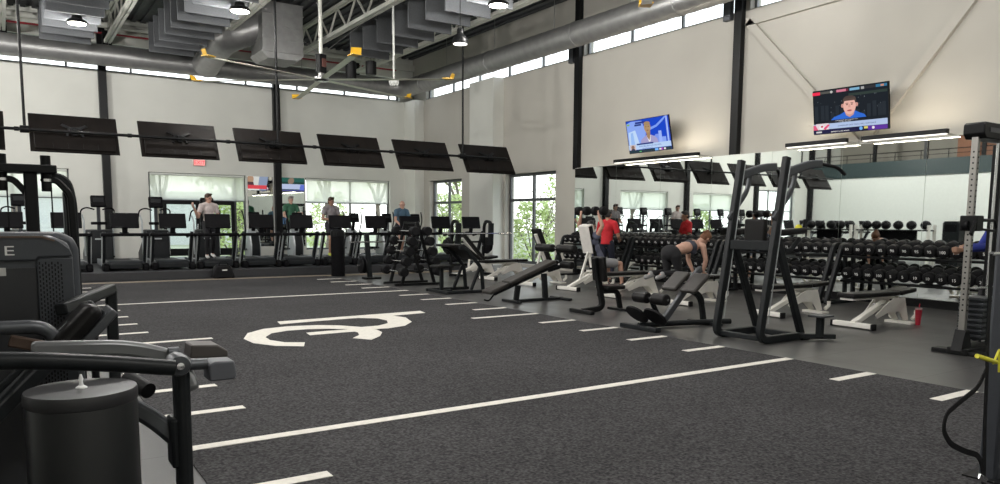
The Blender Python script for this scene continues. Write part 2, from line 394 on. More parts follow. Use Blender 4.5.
window(wi, 'y', YF+.18, XL+.4, 13.3, 6.11, 6.98, [XL+.4+1.83*q for q in range(1, 15)], [], grey_alu); wi += 1
for (a, d, lo, hi) in RC:
    m_ = int(round((d-a)/1.83)); window(wi, 'x', XR+.18, a, d, lo, hi, [a+(d-a)*q/m_ for q in range(1, m_)], [], grey_alu); wi += 1
# roller blinds hang inside the far windows
bl = [(-6.35, -3.25), (-1.3, 1.8), (4.18, 7.25), (9.5, 12.8)]
for i, (a, d) in enumerate(bl):
    t = thing('roller_blind', ['half-lowered roller blind on the far window beyond the left frame edge, seen mirrored',
        'half-lowered pale mesh roller blind on the far window behind the cable tower at far left',
        'half-lowered pale mesh roller blind above the black double doors',
        'half-lowered pale mesh roller blind on the window behind the man in the grey shirt'][i], 'blind', (a, YF+.08, 2.98), 0, 'roller blinds on the far windows')
    MB().box(a, d, YF+.075, YF+.08, 2.10, 2.95).build('blind_cloth', blind, t, world=True)
    MB().tube([(a, YF+.08, 2.95), (d, YF+.08, 2.95)], .04, 10).build('roller_tube', white_p, t, world=True)
    MB().box(a, d, YF+.068, YF+.09, 2.075, 2.10).build('bottom_bar', mgrey_m, t, world=True)
# double doors
dr = MB(); xd0, xd1, dy = 4.55, 6.9, YF+.1
for a, d in ((xd0, (xd0+xd1)/2-.005), ((xd0+xd1)/2+.005, xd1)):
    dr.box(a, a+.12, dy-.03, dy+.03, .2, 2.1); dr.box(d-.12, d, dy-.03, dy+.03, .2, 2.1); dr.box(a+.12, d-.12, dy-.03, dy+.03, 1.95, 2.1); dr.box(a+.12, d-.12, dy-.03, dy+.03, .2, .45)
door = struct('door_1', dr, black_m)
MB().box(xd0+.1, xd1-.1, dy-.004, dy+.004, .4, 2.0).build('pane', glass, door)
for x in ((xd0+xd1)/2-.08, (xd0+xd1)/2+.08): MB().tube([(x, dy-.07, .9), (x, dy-.07, 1.3)], .015).build('door_handle', chrome, door)
# exit sign
ex = thing('exit_sign', 'small red and white exit sign on the far wall above the doors', 'sign', (5.72, YF-.05, 3.28))
MB().box(5.55, 5.93, YF-.08, YF-.002, 3.26, 3.47).build('sign_housing', mat('pale_pink_sign_plastic', (.75, .45, .42), .4), ex, world=True, bevel=.01)
MB().box(5.57, 5.91, YF-.086, YF-.081, 3.28, 3.45).build('sign_face', mat('sign_white', (.8, .3, .28), .4, emit=(1, .35, .33), est=.7), ex, world=True)
text_obj('sign_lettering', 'EXIT', .17, mat('exit_red', (.8, .02, .03), .4, emit=(1, .03, .05), est=1.6), ex, (.02, -.04, .085), (R(90), 0, 0), .003)
# mirrors
mr_ = thing('wall_mirror', 'long frameless mirror wall behind the dumbbell racks', 'mirror', (XM, 5, .14))
ys = [16.6, 14.9, 13.31, 11.72, 10.13, 8.55, 6.97, 5.38, 3.79, 2.2, .6, -1, -2.6, -4.2, -6]
for i in range(len(ys)-1): MB().box(XM-.0005, XM+.011, ys[i+1]+.003, ys[i]-.003, .15, 2.93).build('mirror_panel', mirror_m, mr_, world=True)
for x0, x1, lb in ((7.35, 8.24, 'narrow far-wall mirror left of the black column, behind the treadmills'), (8.56, 9.4, 'narrow far-wall mirror right of the black column, behind the man in green')):
    o = MB().box(x0, x1, YF-.012, YF-.002, .5, 2.98).build('wall_mirror', mirror_m); tag(o, lb, 'mirror')

# ---- roof trusses
TX = [.3+2.75*k for k in range(-4, 5)]
for i, x in enumerate(TX):
    t = thing('roof_truss', 'pale open-web steel roof truss, %s from the right wall' % ORD[len(TX)-1-i], 'roof truss', (x, 10, 6.95), 0, 'roof trusses')
    b = MB()
    for s in (-.055, .055): b.box(x+s-.042, x+s+.042, -6, 26.9, 6.88, 6.98)
    b.build('bottom_chord', truss_m, t, world=True)
    b = MB()
    for s in (-.045, .045): b.box(x+s-.03, x+s+.03, -6, 27.3, 7.62, 7.7)
    b.build('top_chord', truss_m, t, world=True)
    b = MB(); y = -5.6; q = 0
    while y < 26.4:
        b.bar([(x, y, 6.94 if q % 2 == 0 else 7.64), (x, y+.7, 7.64 if q % 2 == 0 else 6.94)], .045, .045); y += .7; q += 1
    b.build('web', truss_m, t, world=True)
    MB().box(x-.13, x+.13, 26.9, YF-.002, 6.72, 7.27).build('bearing_bracket', black_m, t, world=True)

# ---- baffles
def baff(x0, ysl, bank):
    for i, y in enumerate(ysl):
        o = MB().box(x0, x0+1.25, y-.025, y+.025, 6.3, 7.15).build('ceiling_baffle', baffle_m, bevel=.008)
        tag(o, 'felt ceiling baffle, %s from the far wall in %s' % (ORD[i], bank), 'ceiling baffle', 'hanging felt baffles')
baff(1.12, [24.5-.85*i for i in range(12)], 'the leftmost bank')
baff(3.86, [24.5-.85*i for i in range(13)], 'the second bank from the left')
baff(8.85, [21.5-.95*i for i in range(10)], 'the right-hand bank')

# ---- ducts
spm = galv
d = thing('spiral_duct', 'long round galvanised spiral duct along the far and right walls', 'duct', (12.9, 26.1, 6.37))
path = fillet([(XL+.1, 26.25, 6.38), (12.95, 26.25, 6.38), (12.95, -5.9, 6.38)], .9, 8)
dense = []; scl = []
for a_, b_ in zip(path[:-1], path[1:]):
    m_ = max(1, int((b_-a_).length/.14))
    for k in range(m_): dense.append(a_.lerp(b_, k/m_)); scl.append(1.0 if len(dense) % 3 else 1.022)
dense.append(path[-1]); scl.append(1)
MB().tube(dense, .312, 28, scales=scl).build('duct_run', spm, d, world=True)
for c_, a_ in [((x, 26.25, 6.38), (1,0,0)) for x in (6.2, 9.3, 11.6)]+[((12.95, y, 6.38), (0,1,0)) for y in (24.6, 20.2, 16.0, 12.4, 9)]:
    MB().lathe([(.31,-.06),(.326,-.05),(.326,.05),(.31,.06)], c_, 28, axis=a_).build('joint_collar', galv, d, world=True)
for x in range(-12, 12, 3): MB().tube([(x, 26.25, 6.6), (x, 26.25, 7.75)], .008, 5).build('hanger_rod', galv, d, world=True)
for y in range(-4, 25, 3): MB().tube([(12.95, y, 6.6), (12.95, y, 7.75)], .008, 5).build('hanger_rod', galv, d, world=True)
t = thing('supply_duct', 'square galvanised duct dropping from the roof into a fat round elbow', 'duct', (7.0, 23.3, 6.35))
b = MB().box(6.55, 7.75, 22.4, 23.6, 6.3, 7.72)
b.build('plenum', galv, t, world=True, bevel=.01)
b = MB()
for z in (6.32, 6.68, 7.04, 7.4, 7.7):
    b.box(6.53, 7.77, 22.38, 23.62, z-.012, z+.012)
b.build('seam_flange', galv, t, world=True)
MB().tube(fillet([(6.9, 23.1, 7.2), (5.75, 23.5, 6.75), (5.75, 25.9, 6.38)], 1.2, 10), .42, 24).build('elbow', galv, t, world=True)
MB().prism([(6.5, 6.3), (7.8, 6.3), (7.6, 6.12), (6.7, 6.12)], 'y', 22.4, 23.6).build('transition_cone', galv, t, world=True)
o = MB().tube([(XL, 27.05, 7.2), (13.0, 27.05, 7.2)], .03, 8).build('sprinkler_pipe', red_p); tag(o, 'thin red sprinkler pipe along the top of the far wall', 'pipe')
o = MB().tube([(XL, 26.9, 7.42), (12.6, 26.9, 7.42)], .09, 12).build('roof_drain_pipe', truss_m); tag(o, 'white insulated pipe running above the red sprinkler pipe', 'pipe')

# ---- ceiling fans
def fan(loc, a0, label, rod=True):
    t = thing('ceiling_fan', label, 'ceiling fan', loc, R(a0))
    MB().lathe([(.02,-.05),(.16,-.05),(.2,-.02),(.2,.04),(.12,.07),(.02,.07)], (0,0,0), 24).build('hub', chrome, t)
    MB().box(-.11,.11,-.09,.09,.16,.62).build('motor', black_m, t, bevel=.015)
    MB().box(-.06,.06,-.13,-.095,.3,.5).build('motor_drive_box', mat('dark_red_brown_label', (.12,.04,.03), .5), t)
    MB().tube([(0,0,.6),(0,0,2.7)], .05, 12).build('drop_tube', truss_m, t)
    MB().box(-.05,.05,-.05,.05,.05,.2).build('motor_bracket', galv, t)
    for k in range(6):
        q = Matrix.Rotation(R(60*k), 4, 'Z')
        prof = [(-.085,-.012),(-.04,.006),(.03,.012),(.085,-.004),(.03,-.004),(-.04,-.008)]
        bl_ = MB().sweep([(.15,0,.0),(3.15,0,-.02)], prof).xf(q).build('blade', mat('pale_aluminium', (.7,.68,.58), .35, .5), t)
        MB().prism([(3.12,-.11),(3.12,.1),(3.34,.14),(3.38,-.06)], 'z', -.02, 0).add([(3.3,-.09,0),(3.36,.13,0),(3.40,.13,.12),(3.36,-.08,.12)], [(0,1,2,3),(3,2,1,0)]).xf(q).build('winglet', yellow, t)
    gw = MB()
    for k in range(4):
        a = R(45+90*k); gw.tube([(0,0,.6),(1.7*cos(a),1.7*sin(a),1.95)], .004, 4)
    gw.build('guy_wire', galv, t)
fan((6.97, 18.85, 5.0), 22, 'large six-blade ceiling fan with yellow tips hanging mid-hall')
fan((6.75, 7.0, 5.0), 46, 'second large ceiling fan, only one yellow tip showing at the top edge')

# ---- lamps
lamp_spots = [(1.8,21.53),(4.8,18.13),(9.4,14.38)]
off_spots = [(1.8,13),(4.6,10),(9.4,6),(7.2,13),(12.3,9.5),(12.3,3.5),(4.6,3.5),(1.8,6),(9.4,.5),(-3,6),(-3,13),(-3,20),(-8,9),(-8,16),(-8,23),(1.8,-2),(6.5,-2)]
lamp_lab = {0:'round high-bay lamp glowing among the leftmost baffles',1:'round high-bay lamp glowing in the second bank of baffles',2:'round high-bay lamp at the top edge among the right-hand baffles'}
def lamp(x, y, z, label, P):
    if x > 11: P *= .1
    elif y > 14 and x > 0: P *= .5
    elif y > 15: P *= 2.2
    elif x > 6: P *= .28
    t = thing('high_bay_lamp', label, 'ceiling lamp', (x, y, z), 0, 'round high-bay lamps')
    MB().lathe([(.22,0),(.235,.03),(.21,.07),(.12,.1),(.11,.18),(.05,.2)], (0,0,0), 28).build('lamp_housing', black_m, t)
    MB().lathe([(.20,-.012),(.205,0.002)], (0,0,0), 28).build('lamp_lens', lamp_e, t)
    MB().tube([(0,0,.2),(0,0,ZC-.07-z)], .012, 6).build('suspension_rod', black_m, t)
    ld = bpy.data.lights.new('high_bay_light', 'POINT'); ld.shadow_soft_size = .12; ld.energy = P*1.5; ld.color = (1, .975, .94)
    lo = bpy.data.objects.new('high_bay_light', ld); COL.objects.link(lo); lo.parent = t; lo.location = (0,0,-.16)
LAMP_P = 230
for i, (x, y) in enumerate(lamp_spots): lamp(x, y, 6.18, lamp_lab[i], LAMP_P)
for i, (x, y) in enumerate(off_spots): lamp(x, y, 6.18, 'round high-bay lamp above the frame, %s of those out of view' % (ORD[i] if i < 16 else 'last'), LAMP_P)
t = thing('pendant_lamp', 'black bell-shaped pendant lamp hanging beside the right duct', 'pendant lamp', (8.85, 15.1, 5.42))
MB().lathe([(.185,0),(.18,.08),(.14,.16),(.075,.22),(.07,.32),(.04,.36)], (0,0,0), 28).build('lamp_shade', black_m, t)
MB().lathe([(.155,-.005),(.16,.012)], (0,0,0), 24).build('lamp_lens', mat('pendant_glow', (1,.97,.92), .5, var=0, emit=(1,.97,.92), est=4), t)
MB().tube([(0,0,.35),(0,0,2.30)], .01, 6).build('suspension_rod', black_m, t)
ld = bpy.data.lights.new('pendant_light', 'AREA'); ld.shape = 'DISK'; ld.size = .3; ld.energy = 50; ld.color = (1,.95,.86)
lo = bpy.data.objects.new('pendant_light', ld); COL.objects.link(lo); lo.parent = t; lo.location = (0,0,-.03)
# linear lights above the mirror
for y0, y1, lb in ((13.3,14.75,'left piece of the paired linear light over the mirror'),(11.95,13.26,'right piece of the paired linear light over the mirror'),(8.35,9.65,'black linear light above the mirror under the big television, left of the brace foot'),(6.55,8.05,'black linear light above the mirror nearest the cable machine')):
    t = thing('linear_light', lb, 'wall light', (13.3, (y0+y1)/2, 3.0), 0, 'linear lights above the mirror')
    MB().box(13.2,13.3,y0,y1,2.965,3.04).build('light_housing', black_m, t, world=True)
    MB().box(13.225,13.285,y0+.02,y1-.02,2.95,2.964).build('light_diffuser', tube_e, t, world=True)
    for y in (y0+.2, y1-.2): MB().box(13.3,XR,y-.02,y+.02,2.99,3.01).build('mounting_arm', taupe, t, world=True)
    ld = bpy.data.lights.new('linear_lamp', 'AREA'); ld.shape = 'RECTANGLE'; ld.size = .1; ld.size_y = y1-y0; ld.energy = 8; ld.color = (1,.88,.70)
    lo = bpy.data.objects.new('linear_lamp', ld); COL.objects.link(lo); lo.parent = t; lo.location = (-.06, 0, -.07)
    lu = lo.copy(); lu.data = ld.copy(); lu.data.energy = 11; COL.objects.link(lu); lu.location = (.1, 0, .08); lu.rotation_euler = (0, R(180), 0)
t = thing('motion_sensor', 'white dome sensor on a long white pole in front of the far duct', 'sensor', (8.63, 18.09, 5.0))
MB().lathe([(.03,-.13),(.1,-.1),(.13,-.02),(.13,.05),(.04,.09)], (0,0,0), 20).build('sensor_dome', white_p, t)
MB().tube([(0,0,.08),(0,0,2.72)], .028, 10).build('pole', white_p, t)
for px, py, z, hh, lb in ((371,68,6.0,.2,'short black cylinder speaker hanging near the far duct'),(351,70,6.0,.26,'slim black cylinder fixture hanging left of the speaker')):
    p = atz(px, py, z); t = thing('hanging_speaker', lb, 'speaker', p, 0, 'black cylinders near the far duct')
    MB().lathe([(.02,-hh),(.15,-hh),(.16,-hh+.03),(.16,hh-.02),(.12,hh),(.02,hh)], (0,0,0), 18).build('speaker_body', black_m, t)
    MB().tube([(0,0,hh),(0,0,ZC-.07-z)], .008, 5).build('suspension_rod', black_m, t)
for z in (3.05, 3.35):
    o = MB().box(13.47,13.499,21.3,21.7,z,z+.06).build('wall_vent', black_m); tag(o, '%s of two thin dark slots high on the white pier between the right windows' % ('lower' if z < 3.2 else 'upper'), 'vent')

# ---- mezzanine railing, block wall door
t = thing('mezzanine_railing', 'black pipe railing on the mezzanine edge, seen in the mirror', 'railing', (XL-.05, 10, 4.8))
b = MB(); b.tube([(XL, -6, 5.25), (XL, YF-.3, 5.25)], .025, 6); b.tube([(XL, -6, 5.02), (XL, YF-.3, 5.02)], .015, 6); b.build('rail', black_m, t, world=True)
b = MB(); [b.tube([(XL, -5+1.37*k, 4.8), (XL, -5+1.37*k, 5.25)], .02, 6) for k in range(24)]; b.build('railing_post', black_m, t, world=True)
o = MB().box(-15.99,-15.9,18.2,20.6,4.2,7.0).build('wood_wall_panel', mat('rust_brown_wood', (.28,.11,.05), .5)); tag(o, 'rust brown panel on the mezzanine back wall, seen in the mirror', 'wall panel')

# ---- outside
gm = mat('pale_winter_lawn', (.34,.36,.24), .9, var=.2, scale=.3)
struct('ground', MB().box(-60,70,27.8,110,-.5,-.3).box(14.4,70,-20,27.8,-.5,-.3), gm)
bark = mat('grey_bark', (.22,.18,.15), .9, var=.2); leafm = mat('spring_leaves', (.50,.60,.24), .8, var=.3, scale=2); pine = mat('dark_evergreen', (.12,.2,.1), .85, var=.3, scale=2)
def tree(x, y, h, seed, leaf, nl, label):
    rnd = random.Random(seed); t = thing('tree', label, 'tree', (x, y, -.3), 0, 'trees outside the windows')
    b = MB(); tips = []
    def grow(p, dr, L, r, dep):
        q = p+dr*L; b.tube([p, (p+q)/2+V((rnd.uniform(-.05,.05)*L, rnd.uniform(-.05,.05)*L, 0)), q], r, 6, scales=[1,.85,.7]); tips.append(q)
        if dep == 0: return
        for k in range(3 if dep > 1 else 4):
            a = rnd.uniform(0, 6.28); e = rnd.uniform(.35,.8); nd = (dr+V((cos(a)*e, sin(a)*e, rnd.uniform(-.1,.35)))).normalized()
            grow(q, nd, L*rnd.uniform(.6,.8), r*.62, dep-1)
    grow(V((0,0,0)), V((0,0,1)), h*.32, h*.022, 4)
    b.build('branches', bark, t)
    if nl:
        f = MB()
        for k in range(nl):
            c = rnd.choice(tips)+V((rnd.gauss(0,.35), rnd.gauss(0,.35), rnd.gauss(0,.35))); s_ = rnd.uniform(.06,.16)
            a = V((rnd.gauss(0,1), rnd.gauss(0,1), rnd.gauss(0,1))).normalized(); c2 = a.orthogonal().normalized()
            f.add([c-a*s_, c+c2*s_*.6, c+a*s_, c-c2*s_*.6], [(0,1,2,3)])
        f.build('foliage', leaf, t)
TR = [(-7,36,7,'bare branched tree outside, far left'),(0.5,38,8,'bare branched tree outside behind the leftmost window'),(6.5,40,8,'leafless tree beyond the double doors'),(9.5,37,5.5,'pale green young tree outside right of the doors'),(13.5,36,8,'bare tree behind the window with the man in grey'),(19,32,6.5,'leafy spring tree outside the first right-hand window'),(25,23.5,6.5,'leafy spring tree outside the right window beside the pier'),(25,16.5,7,'tree outside the tall right-hand window'),(31,29,8,'taller tree set back outside the right-hand windows'),(18,40,8,'tree standing beyond the corner of the hall'),(-14,40,8,'bare tree beyond the left end of the hall')]
for i, (x, y, h, lb) in enumerate(TR): tree(x, y, h, 11+i, leafm, [500,700,900,1800,500,3800,4200,3500,2500,800,300][i], lb)
bd = thing('outbuilding', 'low pale building across the lawn outside the windows', 'building', (41, 26, -.3))
MB().box(38,45,16,36,-.3,2.2).box(-10,16,55,60,-.3,3).build('wall', mat('pale_render', (.6,.62,.6), .8), bd, world=True)
MB().box(37.7,45.3,15.7,36.3,2.2,2.5).box(-10.3,16.3,54.7,60.3,3,3.3).build('roof', white_p, bd, world=True)

def shrub(x, y, h, r, seed, label):
    rnd = random.Random(seed); t = thing('shrub', label, 'shrub', (x, y, -.3), 0, 'shrubs outside the windows')
    b = MB(); f = MB()
    for k in range(7):
        a = rnd.uniform(0,6.28); q = V((r*.7*cos(a), r*.7*sin(a), h*rnd.uniform(.6,.95))); b.tube([(0,0,0), q*.5+V((0,0,.1)), q], .03, 5, scales=[1,.8,.4])
        for m in range(3): a2 = rnd.uniform(0,6.28); b.tube([q*.6, q*.6+V((cos(a2)*r*.6, sin(a2)*r*.6, h*.3))], .012, 4)
    for k in range(1500):
        a = rnd.uniform(0,6.28); z = rnd.uniform(.05,1); rr = r*(1-.55*z)*rnd.uniform(.3,1)**.5
        c = V((rr*cos(a), rr*sin(a), z*h)); s_ = rnd.uniform(.05,.12); n1 = V((rnd.gauss(0,1), rnd.gauss(0,1), rnd.gauss(0,1))).normalized(); n2 = n1.orthogonal().normalized()
        f.add([c-n1*s_, c+n2*s_*.6, c+n1*s_, c-n2*s_*.6], [(0,1,2,3)])
    b.build('stems', bark, t); f.build('foliage', leafm, t)
for i, (x, y, h, r, lb) in enumerate([(18.5,25.5,2.6,1.3,'green shrub outside the tall right window, left pane'),(21,24,3.4,1.7,'rounded shrub beyond the tall right window'),(17.5,31,3.0,1.4,'green shrub outside the narrower right-hand window'),(21.5,35.5,4.2,2.2,'tall shrub behind the narrower right-hand window'),(8.2,33,2.6,1.5,'shrub outside just right of the double doors'),(23,29,4.0,2.0,'large shrub set back beyond the right windows'),(11.4,41,3.6,1.6,'shrub far beyond the window behind the man in grey'),(-2,35.5,3.4,1.6,'shrub far beyond the leftmost window'),(16.2,43,3.4,1.8,'shrub beyond the corner of the hall'),(-11.5,34.5,3,1.5,'shrub beyond the far window seen only in the mirror')]): shrub(x, y, h, r, 70+i, lb)
# ================================================================== equipment
PZ = .20
# ---- treadmills (front faces the hall, belt runs toward the windows)
def make_treadmill():
    t = thing('treadmill', 'x', 'treadmill', (0,0,PZ), 0, 'treadmills along the front of the platform')
    MB().box(-.30,.30,.42,2.05,.13,.20).build('running_belt', blk_pl, t)
    MB().box(-.43,-.30,.30,2.1,.07,.215).build('side_rail', mgrey_m, t, bevel=.012); MB().box(.30,.43,.30,2.1,.07,.215).build('side_rail', mgrey_m, t, bevel=.012)
    MB().prism([(0,.05),(0,.17),(.10,.235),(.42,.24),(.46,.2),(.46,.05)], 'x', -.36,.36).build('motor_hood', dgrey_m, t, bevel=.02)
    for s in (-1,1):
        MB().prism([(-.06,.0),(-.06,.13),(0,.18),(.25,.18),(.3,.12),(.3,.0)], 'x', s*.37,s*.50).build('corner_foot', blk_pl, t, bevel=.03)
        MB().bar(fillet([(s*.45,.42,.12),(s*.45,.06,.86),(s*.45,.02,.92)],.05), .075,.11,(0,1,0)).build('upright', dgrey_m, t, bevel=.012)
        MB().bar([(s*.49,.385,.12),(s*.49,.025,.86)], .022,.06,(0,1,0)).build('upright_trim', silver, t)
        MB().tube(fillet([(s*.45,.05,.88),(s*.45,.30,.86),(s*.45,.62,.80)],.08), .03, 8).build('handrail', rubber, t)
    MB().box(-.52,.52,-.05,.10,.83,.905).build('console_deck', blk_pl, t, bevel=.02)
    MB().bar([(0,.03,.9),(0,.0,1.06)], .12,.05,(0,1,0)).build('console_neck', blk_pl, t, bevel=.01)
    q = Matrix.Translation((0,.0,1.20)) @ Matrix.Rotation(R(-14),4,'X')
    c = MB().box(-.31,.31,-.03,.03,-.18,.19).xf(q).build('console', blk_pl, t, bevel=.015)
    MB().box(-.28,.28,.031,.034,-.14,.16).xf(q).build('display', mat('console_display', (.02,.03,.05), .2, emit=(.2,.35,.6), est=.35), c)
    MB().box(-.2,-.05,-.036,-.031,-.17,-.155).xf(q).build('vent_slot', dgrey_m, c)
    MB().box(-.1,.1,.11,.19,.84,.93).build('bottle_tray', mgrey_m, t, bevel=.01)
    return t
TXP = [.10,1.25,2.46,3.53,4.6,5.71,6.78,7.87,8.95,10.03,11.08,12.15]
tm = make_treadmill()
for i, x in enumerate(TXP):
    lb = '%s treadmill from the left in the front row on the platform' % ORD[i]
    if i == 4: lb = 'treadmill in use by the man in the pale t-shirt'
    if i == 7: lb = 'treadmill in use by the man in the grey shirt and shorts'
    if i == 9: lb = 'treadmill in use by the bald man in the blue t-shirt'
    if i == 0: tm.location = (x, 20.05, PZ); tm['label'] = lb
    else: dup(tm, (x, 20.05, PZ), label=lb)
# more treadmills to the left, seen in the mirror only
for i in range(1, 7):
    dup(tm, (.10-1.12*i, 20.05, PZ), label='treadmill left of the photo frame, %s beyond the edge, seen in the mirror' % ORD[i-1])
# ---- back row: upright climbers with a boxy console, and silver ellipticals
def make_climber():
    t = thing('stair_climber', 'x', 'stair climber', (0,0,PZ), 0, 'climbers with tall boxy consoles in the back row')
    MB().prism([(-.1,0),(-.1,.3),(-.02,.92),(.2,.95),(.5,.6),(1.3,.25),(1.3,0)], 'x', -.33,.33).build('body', dgrey_m, t, bevel=.03)
    MB().box(-.12,.12,-.112,-.06,.66,.70).build('badge_stripe', silver, t)
    MB().bar([(0,.0,.9),(0,-.05,1.62)], .09,.07,(0,1,0)).build('mast', mgrey_m, t, bevel=.01)
    MB().box(-.20,.20,-.12,-.02,1.08,1.16).build('mast_tray', blk_pl, t, bevel=.015)
    q = Matrix.Translation((0,-.06,1.72)) @ Matrix.Rotation(R(-12),4,'X')
    c = MB().box(-.19,.19,-.06,.05,-.16,.17).xf(q).build('console', blk_pl, t, bevel=.035)
    MB().box(-.13,.13,-.066,-.061,-.02,.1).xf(q).build('console_label', dgrey_m, c)
    for s in (-1,1):
        MB().tube(fillet([(s*.1,-.04,1.5),(s*.28,-.08,1.56),(s*.42,.1,1.5),(s*.42,.45,1.2)],.12), .02, 8).build('handlebar', blk_pl, t)
        MB().tube(fillet([(s*.36,.1,.2),(s*.36,.1,1.2),(s*.38,.3,1.35)],.1), .022, 8).build('side_pole', silver, t)
        MB().prism([(.3,.35),(.62,.35),(.62,.40),(.3,.40)], 'x', s*.03,s*.27).build('pedal', blk_pl, t, bevel=.01)
    return t
def make_elliptical():
    t = thing('elliptical_trainer', 'x', 'elliptical trainer', (0,0,PZ), 0, 'silver elliptical trainers in the back row')
    MB().prism([(-.15,.05),(-.2,.45),(-.05,.85),(.22,.98),(.5,.75),(.62,.3),(.55,.05)], 'x', -.17,.17).build('flywheel_shroud', silver, t, bevel=.06)
    MB().box(-.3,.3,-.22,-.1,0,.08).box(-.05,.05,-.1,1.5,.02,.09).box(-.3,.3,1.4,1.52,0,.08).build('base_frame', dgrey_m, t, bevel=.01)
    MB().prism([(-.21,.1),(-.24,.45),(-.1,.8),(-.04,.8),(-.12,.4),(-.1,.1)], 'x', -.12,.12).build('front_panel', dgrey_m, t, bevel=.02)
    MB().bar([(0,.1,.85),(0,-.04,1.25)], .1,.08,(0,1,0)).build('mast', blk_pl, t, bevel=.01)
    q = Matrix.Translation((0,-.06,1.33)) @ Matrix.Rotation(R(-16),4,'X')
    c = MB().box(-.17,.17,-.05,.04,-.15,.16).xf(q).build('console', blk_pl, t, bevel=.03)
    MB().box(-.11,.11,-.056,-.051,0,.08).xf(q).build('console_label', dgrey_m, c)
    for s in (-1,1):
        MB().tube(fillet([(s*.22,.3,.3),(s*.24,.05,.9),(s*.3,-.02,1.25),(s*.32,.12,1.55)],.15), .02, 8).build('handlebar', blk_pl, t)
        MB().bar([(s*.2,.2,.32),(s*.2,1.4,.2)], .05,.05).build('pedal_arm', mgrey_m, t)
        MB().box(s*.2-.08,s*.2+.08,.6,1.0,.28,.33).build('pedal', blk_pl, t, bevel=.01)
    return t
cb = make_climber(); CX = [2.28, 3.76, 5.18]
for i, x in enumerate(CX):
    lb = ['tall-console stair climber behind the treadmills left of the black column','tall-console stair climber standing left of the double doors','tall-console stair climber behind the man in the pale t-shirt'][i]
    if i == 0: cb.location = (x, 23.9, PZ); cb['label'] = lb
    else: dup(cb, (x, 23.9, PZ), label=lb)
for i in range(4): dup(cb, (.35-1.5*i if i else .42, 23.9, PZ), label=['tall-console stair climber seen through the cable tower at far left','stair climber left of the frame edge, nearest to it, seen in the mirror','stair climber left of the frame, middle of the three seen in the mirror','stair climber furthest left of the frame, seen in the mirror'][i])
el = make_elliptical(); EX = [6.62, 8.0, 9.95, 11.15, 12.25]
for i, x in enumerate(EX):
    lb = ['silver elliptical in front of the left narrow mirror','silver elliptical ridden by the man in the green t-shirt','silver elliptical behind the gap right of the man in the grey shirt','silver elliptical behind the bald man in the blue t-shirt','silver elliptical nearest the corner of the hall'][i]
    if i == 0: el.location = (x, 24.1, PZ); el['label'] = lb
    else: dup(el, (x, 24.1, PZ), label=lb)

